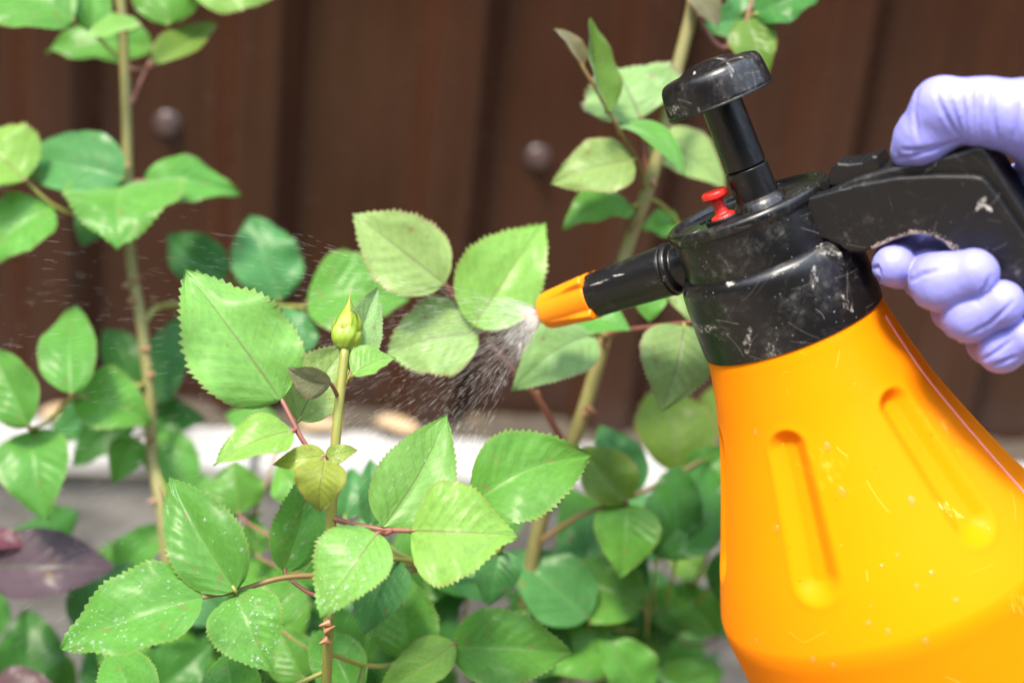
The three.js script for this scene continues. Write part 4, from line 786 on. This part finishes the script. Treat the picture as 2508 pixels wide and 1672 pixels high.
function taperedTube(pts, r0, r1, sides = 10, bumpy = 0.06) {
  const c = new THREE.CatmullRomCurve3(pts, false, 'centripetal'), n = Math.max(12, Math.min(140, Math.round(c.getLength() / 0.003))), fr = c.computeFrenetFrames(n, false), pos = [], uv = [], idx = [], s = rnd() * 50;
  for (let i = 0; i <= n; i++) { const p = c.getPointAt(i / n); for (let k = 0; k <= sides; k++) { const a = k / sides * 2 * Math.PI, r = (r0 + (r1 - r0) * i / n) * (1 + bumpy * noise.noise(i * 0.25, Math.cos(a) * 2 + s, Math.sin(a) * 2)); pos.push(...p.clone().addScaledVector(fr.normals[i], r * Math.cos(a)).addScaledVector(fr.binormals[i], r * Math.sin(a)).toArray()); uv.push(k / sides, i / n * c.getLength() * 20); } }
  for (let i = 0; i < n; i++) for (let k = 0; k < sides; k++) { const a = i * (sides + 1) + k, b = a + sides + 1; idx.push(a, a + 1, b, a + 1, b + 1, b); }
  const e0 = pos.length / 3; pos.push(...pts[0].toArray(), ...pts.at(-1).toArray()); uv.push(0, 0, 0, 0); for (let k = 0; k < sides; k++) { idx.push(e0, k + 1, k); idx.push(e0 + 1, n * (sides + 1) + k, n * (sides + 1) + k + 1); }
  const g = new THREE.BufferGeometry(); g.setAttribute('position', new THREE.Float32BufferAttribute(pos, 3)); g.setAttribute('uv', new THREE.Float32BufferAttribute(uv, 2)); g.setIndex(idx); g.computeVertexNormals(); return g;
}
const barkMap = (a, b, sc) => colourMap(64, 256, (u, v) => { const n = clamp(0.5 + sc * fbm(u * 4, v * 9, 3, 4)); return a.map((c, i) => (c + (b[i] - c) * n) * (1 + 0.2 * fbm(u * 20, v * 6, 8, 2))); });
const stemMat = [
  [[0.16, 0.23, 0.035], [0.24, 0.20, 0.045], 1.1],   // green with a sunny flush
  [[0.17, 0.05, 0.045], [0.22, 0.085, 0.05], 1.0],   // red leaf stalk
  [[0.20, 0.10, 0.035], [0.14, 0.12, 0.04], 1.0],    // brown twig
  [[0.16, 0.17, 0.045], [0.22, 0.18, 0.075], 1.2],   // older olive cane
].map(([a, b, s]) => new THREE.MeshPhysicalMaterial({ map: barkMap(a, b, s), roughness: 0.55, clearcoat: 0.2, clearcoatRoughness: 0.5 }));
const thornMat = new THREE.MeshPhysicalMaterial({ color: lin(0.20, 0.09, 0.035), roughness: 0.45 });

const M3 = (a, i) => V(a[i] / 1000, a[i + 1] / 1000, a[i + 2] / 1000);
function rosePlant(key, name, label) {
  const stalks = (STALKS[key] ?? []).map((s) => { const p = []; for (let i = 3; i < s.length; i += 3) p.push(M3(s, i)); return { r0: s[0] / 1000, r1: s[1] / 1000, c: s[2], p }; });
  const first = stalks[0].p; // the cane grows from the soil
  const foot = V(first[0].x, 0, first[0].z); first.unshift(V(foot.x, first[0].y * 0.5, foot.z), V(foot.x, -0.01, foot.z));
  first.sort((a, b) => 0); [first[0], first[1]] = [first[1], first[0]];
  const plant = group(name, foot); tag(plant, label, 'rose plant', 'rose canes along the fence'); delete plant.userData.group;
  const put = (g) => g.translate(-foot.x, -foot.y, -foot.z);
  const joints = [];
  stalks.forEach((s, i) => {
    mesh(i ? 'leaf_stalk' : 'cane', put(taperedTube(s.p, s.r0, s.r1, i ? 8 : 14)), stemMat[s.c], plant);
    const c = new THREE.CatmullRomCurve3(s.p, false, 'centripetal'), n = Math.ceil(c.getLength() / 0.004); for (let k = 0; k <= n; k++) joints.push(c.getPointAt(k / n));
  });
  for (const t of THORNS[key] ?? []) {
    const a = M3(t, 0), b = M3(t, 3), d = b.clone().sub(a).multiplyScalar(0.62), l = d.length();
    const g = new THREE.LatheGeometry([[0.0012, -0.0006], [0.0009, 0.15 * l], [0.0005, 0.45 * l], [0.0003, 0.8 * l], [0, l]].map((q) => new THREE.Vector2(...q)), 10); g.scale(1, 1, 1.6);
    g.applyQuaternion(new THREE.Quaternion().setFromUnitVectors(V(0, 1, 0), d.normalize())); g.translate(a.x, a.y, a.z); mesh('thorn', put(g), thornMat, plant);
  }
  for (const q of LEAVES[key]) {
    const B = M3(q, 0), T = M3(q, 3), lf = leafGeometry(B, T, V(q[6], q[7], q[8]), q[9] / 1000 * (1 + 0.5 * q[10] * q[10]), q[10] * 1.6, q[11]);
    const leaf = mesh('leaf', put(lf.g), leafMat[q[12]], plant);
    let near = joints[0], best = 9; for (const j of joints) { const d = j.distanceTo(B); if (d < best) { best = d; near = j; } }
    if (best > 0.0015) {
      const mid = B.clone().lerp(near, 0.5); mid.y -= 0.1 * best; const ty = T.clone().sub(B).normalize();
      mesh('petiole', put(taperedTube([near, mid, B, B.clone().addScaledVector(ty, 0.002)], 0.0008, 0.0006, 7)), stemMat[q[12] === 2 || q[12] === 7 ? 0 : [0, 1, 2][Math.floor(rnd() * 3)]], leaf);
    }
    if (q[13]) { // beads of water
      const drops = [];
      for (let k = 0; k < q[13] * 1.3; k++) {
        const v = rr(0.12, 0.93), u = rr(-0.92, 0.92), r = (rnd() < 0.15 ? rr(0.0005, 0.0009) : rr(0.00022, 0.0005)), g = dropGeo.clone();
        g.scale(r, r, r * 0.62); g.applyQuaternion(new THREE.Quaternion().setFromUnitVectors(V(0, 0, 1), lf.z)); const p = lf.at(u, v).addScaledVector(lf.z, r * 0.3); g.translate(p.x, p.y, p.z); drops.push(g);
      }
      const d = mesh('water_droplets', put(mergeGeometries(drops)), waterMat, leaf); d.userData.kind = 'stuff';
    }
  }
  return { plant, put };
}
rosePlant('A', 'rose_plant', 'tall thorny rose cane rising in front of the fence screw, broad dark leaves');
rosePlant('P', 'rose_plant', 'low rose shoot with purple and mauve leaves against the grey plinth');
const budded = rosePlant('B', 'rose_plant', 'young rose cane carrying one green bud and wet serrated leaves');
rosePlant('C', 'rose_plant', 'thick olive rose cane leaning behind the black pump, red leaf stalk arching into the spray');
STALKS.F = []; {
  // low shoots for the crowd of leaves at the foot of the fence
  const ls = LEAVES.F, foot = [[-0.02, -0.66], [-0.12, -0.66], [0.09, -0.67]];
  for (let k = 0; k < 3; k++) {
    const mine = ls.filter((q, i) => foot.reduce((b, f, j) => Math.abs(q[0] / 1000 - f[0]) < Math.abs(q[0] / 1000 - foot[b][0]) ? j : b, 0) === k), key = 'F' + k;
    LEAVES[key] = mine; const [fx, fz] = foot[k], x = fx * 1000, z = fz * 1000;
    STALKS[key] = [[2, 1.2, 0, x, 60, z, x + 4, 120, z + 5, x - 3, 190, z + 2, x + 6, 235, z - 4], [1.2, 0.8, 0, x - 3, 170, z + 2, x - 40, 200, z + 10, x - 70, 215, z], [1.2, 0.8, 0, x + 2, 150, z + 3, x + 40, 185, z - 5, x + 70, 205, z + 8]];
    rosePlant(key, 'rose_shoot', ['low leafy rose shoot at the foot of the plinth between the two tall canes', 'low leafy rose shoot beside the purple leaves below the coping', 'low leafy rose shoot in the shade beside the orange bottle'][k]);
  }
}

// ------------------------------------------------------------------ rose bud on the front cane
{
  const { plant, put } = budded, base = V(...BUD.base), tip = V(...BUD.tip), ax = tip.clone().sub(base), L = ax.length(); ax.normalize();
  const q = new THREE.Quaternion().setFromUnitVectors(V(0, 1, 0), ax), place = (g) => { g.applyQuaternion(q); g.translate(base.x, base.y, base.z); return put(g); };
  const green = new THREE.MeshPhysicalMaterial({ map: colourMap(128, 128, (u, v) => { const k = 1 + 0.5 * fbm(u * 12, v * 5, 2, 4); return [0.20 * k, 0.30 * k, 0.02 * k]; }), roughness: 0.5, clearcoat: 0.3, clearcoatRoughness: 0.4 });
  const prof = [[0.0, -0.02], [0.10, -0.01], [0.17, 0.03], [0.26, 0.12], [0.29, 0.24], [0.26, 0.38], [0.185, 0.55], [0.10, 0.70], [0.045, 0.83], [0.0, 0.95]].map(([r, y]) => new THREE.Vector2(r * 0.88 * L, y * L));
  const body = new THREE.LatheGeometry(new THREE.SplineCurve(prof).getPoints(40).map((p) => new THREE.Vector2(Math.max(0, p.x), p.y)), 48);
  { const p = body.attributes.position; for (let i = 0; i < p.count; i++) { const a = Math.atan2(p.getZ(i), p.getX(i)), k = 1 + 0.06 * Math.cos(5 * a) + 0.03 * Math.sin(11 * a + p.getY(i) * 900); p.setX(i, p.getX(i) * k); p.setZ(i, p.getZ(i) * k); } body.computeVertexNormals(); }
  const bud = mesh('bud', place(body), green, plant); bud.userData.label = 'pointed yellow green rose bud';
  const sepalMat = new THREE.MeshPhysicalMaterial({ map: colourMap(64, 128, (u, v) => { const t = smooth(0.7, 1, v), k = 1 + 0.4 * fbm(u * 5, v * 9, 3); return [(0.22 + 0.12 * t) * k, (0.29 - 0.15 * t) * k, 0.025 * k]; }), roughness: 0.55, side: THREE.DoubleSide });
  for (let s = 0; s < 5; s++) { // sepals hug the bud and end in fine points
    const a0 = s / 5 * 2 * Math.PI + 0.3, pos = [], uv = [], idx = [], NJ = 22, NI = 6, lean = rr(-0.02, 0.05);
    for (let j = 0; j <= NJ; j++) for (let i = 0; i <= NI; i++) {
      const v = j / NJ, u = i / NI * 2 - 1, y = v * (1.04 + 0.14 * (s % 3)), r = (y < 0.95 ? new THREE.SplineCurve(prof).getPoint(clamp((y + 0.02) / 0.97)).x / L : 0) + 0.012 + lean * v * v, w = 0.62 * Math.pow(1 - v, 0.8) * Math.pow(v + 0.15, 0.3), a = a0 + u * w;
      const R = Math.max(r, 0.012); pos.push(R * L * Math.cos(a), y * L, R * L * Math.sin(a)); uv.push(i / NI, v);
    }
    for (let j = 0; j < NJ; j++) for (let i = 0; i < NI; i++) { const a = j * (NI + 1) + i, c = a + NI + 1; idx.push(a, c, a + 1, a + 1, c, c + 1); }
    const g = new THREE.BufferGeometry(); g.setAttribute('position', new THREE.Float32BufferAttribute(pos, 3)); g.setAttribute('uv', new THREE.Float32BufferAttribute(uv, 2)); g.setIndex(idx); g.computeVertexNormals();
    mesh('sepal', place(g), sepalMat, bud);
  }
}
// ------------------------------------------------------------------ dry leaves lying on the coping
{
  const dryMap = colourMap(128, 256, (U, v) => { const u = U * 2 - 1, k = 1 + 0.5 * fbm(u * 5, v * 8, 2, 4), m = Math.exp(-((u / 0.04) ** 2)); return [0.46 * k - 0.1 * m, 0.33 * k - 0.1 * m, 0.19 * k - 0.06 * m]; });
  const mat = new THREE.MeshPhysicalMaterial({ map: dryMap, roughness: 0.9, transmission: 0.2, thickness: 0, bumpMap: leafBump, bumpScale: 0.0006, side: THREE.DoubleSide });
  const names = ['curled tan dry leaf lying on the coping beside the budded cane', 'pale orange dry leaf lying on the coping under the spray', 'small dry leaf lying on the coping below the red leaf stalk', 'curled dry leaf lying on the coping by the tall thorny cane'];
  [[-0.075, 0.03, 0.4, 0.030], [-0.025, 0.028, -0.5, 0.036], [0.03, 0.012, 0.2, 0.022], [-0.235, 0.03, 0.9, 0.03]].forEach(([x, z, a, l], i) => {
    const p = V(x, TOP + 0.001, z).applyAxisAngle(V(0, 1, 0), TURN); p.x += FENCE.x; p.z += FENCE.z;
    const g = leafGeometry(V(-l / 2 * Math.cos(a), 0.002, l / 2 * Math.sin(a)), V(l / 2 * Math.cos(a), 0.002, -l / 2 * Math.sin(a)), V(0, 1, 0), l * 0.6, 0.9, -0.12).g; g.computeBoundingBox(); g.translate(0, -g.boundingBox.min.y, 0);
    const o = mesh('dry_leaf', g, mat, scene); o.position.copy(p); tag(o, names[i], 'leaf');
  });
}
// ------------------------------------------------------------------ water leaving the nozzle: a torn cone of liquid and its droplets
{
  const o = V(-9.05, 2.85, 0).multiplyScalar(0.01).add(V(0, 0.19, 0)).applyMatrix4(new THREE.Matrix4().copy(sprayerTurn).setPosition(sprayer.position));
  const axis = V(...SPRAY.axis).normalize(), side = axis.clone().cross(V(0, 1, 0)).normalize(), up = side.clone().cross(axis);
  const grp = group('water_spray', o); tag(grp, 'fan of fine water spray leaving the orange nozzle tip', 'spray', null, 'stuff');
  const mat = new THREE.MeshPhysicalMaterial({ color: 0xffffff, roughness: 0.8, transmission: 0.65, thickness: 0, ior: 1.33, side: THREE.DoubleSide });
  const film = new THREE.MeshPhysicalMaterial({ color: 0xffffff, roughness: 0.3, transmission: 0.98, thickness: 0, ior: 1.33, side: THREE.DoubleSide });
  { // liquid sheet with ragged edge
    const NA = 72, NJ = 14, pos = [], idx = [];
    for (let j = 0; j <= NJ; j++) for (let i = 0; i <= NA; i++) {
      const a = i / NA * 2 * Math.PI, t = j / NJ, len = 0.017 * (0.8 + 0.5 * fbm(Math.cos(a) * 2.5, Math.sin(a) * 2.5, 4, 3)), s = t * len, r = 0.0006 + Math.tan(0.74) * s * (1 + 0.05 * Math.sin(a * 13 + s * 900)) * (1 - 0.15 * t);
      const p = axis.clone().multiplyScalar(s).addScaledVector(side, r * Math.cos(a)).addScaledVector(up, r * Math.sin(a)); pos.push(p.x, p.y, p.z);
    }
    for (let j = 0; j < NJ; j++) for (let i = 0; i < NA; i++) { const a = j * (NA + 1) + i, c = a + NA + 1; idx.push(a, c, a + 1, a + 1, c, c + 1); }
    const g = new THREE.BufferGeometry(); g.setAttribute('position', new THREE.Float32BufferAttribute(pos, 3)); g.setIndex(idx); g.computeVertexNormals(); mesh('liquid_sheet', g, film, grp);
  }
  const drop = new THREE.SphereGeometry(1, 6, 5), N = 6500, im = new THREE.InstancedMesh(drop, mat, N), m = new THREE.Matrix4(), q = new THREE.Quaternion();
  for (let i = 0; i < N; i++) {
    const a = rnd() * 2 * Math.PI, th = 0.66 * Math.pow(rnd(), 0.36) + 0.04 * (rnd() - 0.5), s = 0.005 + 0.26 * Math.pow(rnd(), 2.3);
    const d = axis.clone().multiplyScalar(Math.cos(th)).addScaledVector(side, Math.sin(th) * Math.cos(a)).addScaledVector(up, Math.sin(th) * Math.sin(a)).normalize();
    const p = d.clone().multiplyScalar(s); p.y -= 0.25 * s * s; d.y -= 0.5 * s; d.normalize();
    const r = rr(0.000006, 0.000016) * (s > 0.1 ? 0.6 : 1) * (rnd() < 0.06 ? 2 : 1), l = rr(0.0005, 0.0026); q.setFromUnitVectors(V(0, 1, 0), d); m.compose(p, q, V(r, l, r)); im.setMatrixAt(i, m);
  }
  im.name = 'droplets'; im.userData.kind = 'stuff'; im.castShadow = im.receiveShadow = true; grp.add(im);
}
// ------------------------------------------------------------------ water beads on the bottle
{
  const drops = [], bead = (th, y, r, st = 1) => {
    const R = bottlePoint(th, y), e = 0.02, n = V(Math.cos(th), -(bottlePoint(th, y + e) - bottlePoint(th, y - e)) / (2 * e), Math.sin(th)).normalize(), g = dropGeo.clone();
    g.scale(r, r * st, r * 0.45); g.applyQuaternion(new THREE.Quaternion().setFromUnitVectors(V(0, 0, 1), n)); g.translate(R * Math.cos(th), y, R * Math.sin(th)); drops.push(g);
  };
  for (const [th, y, r, st] of BEADS) bead(th, y, r, st);
  for (let i = 0; i < 8; i++) bead(rr(-0.2, 3.2), rr(-9.4, -0.6), rr(0.015, 0.045), rr(1, 1.5));
  const o = mesh('water_droplets', toLocal(mergeGeometries(drops)), clearWater, sprayer); o.userData.kind = 'stuff';
}
renderer.render(scene, camera);
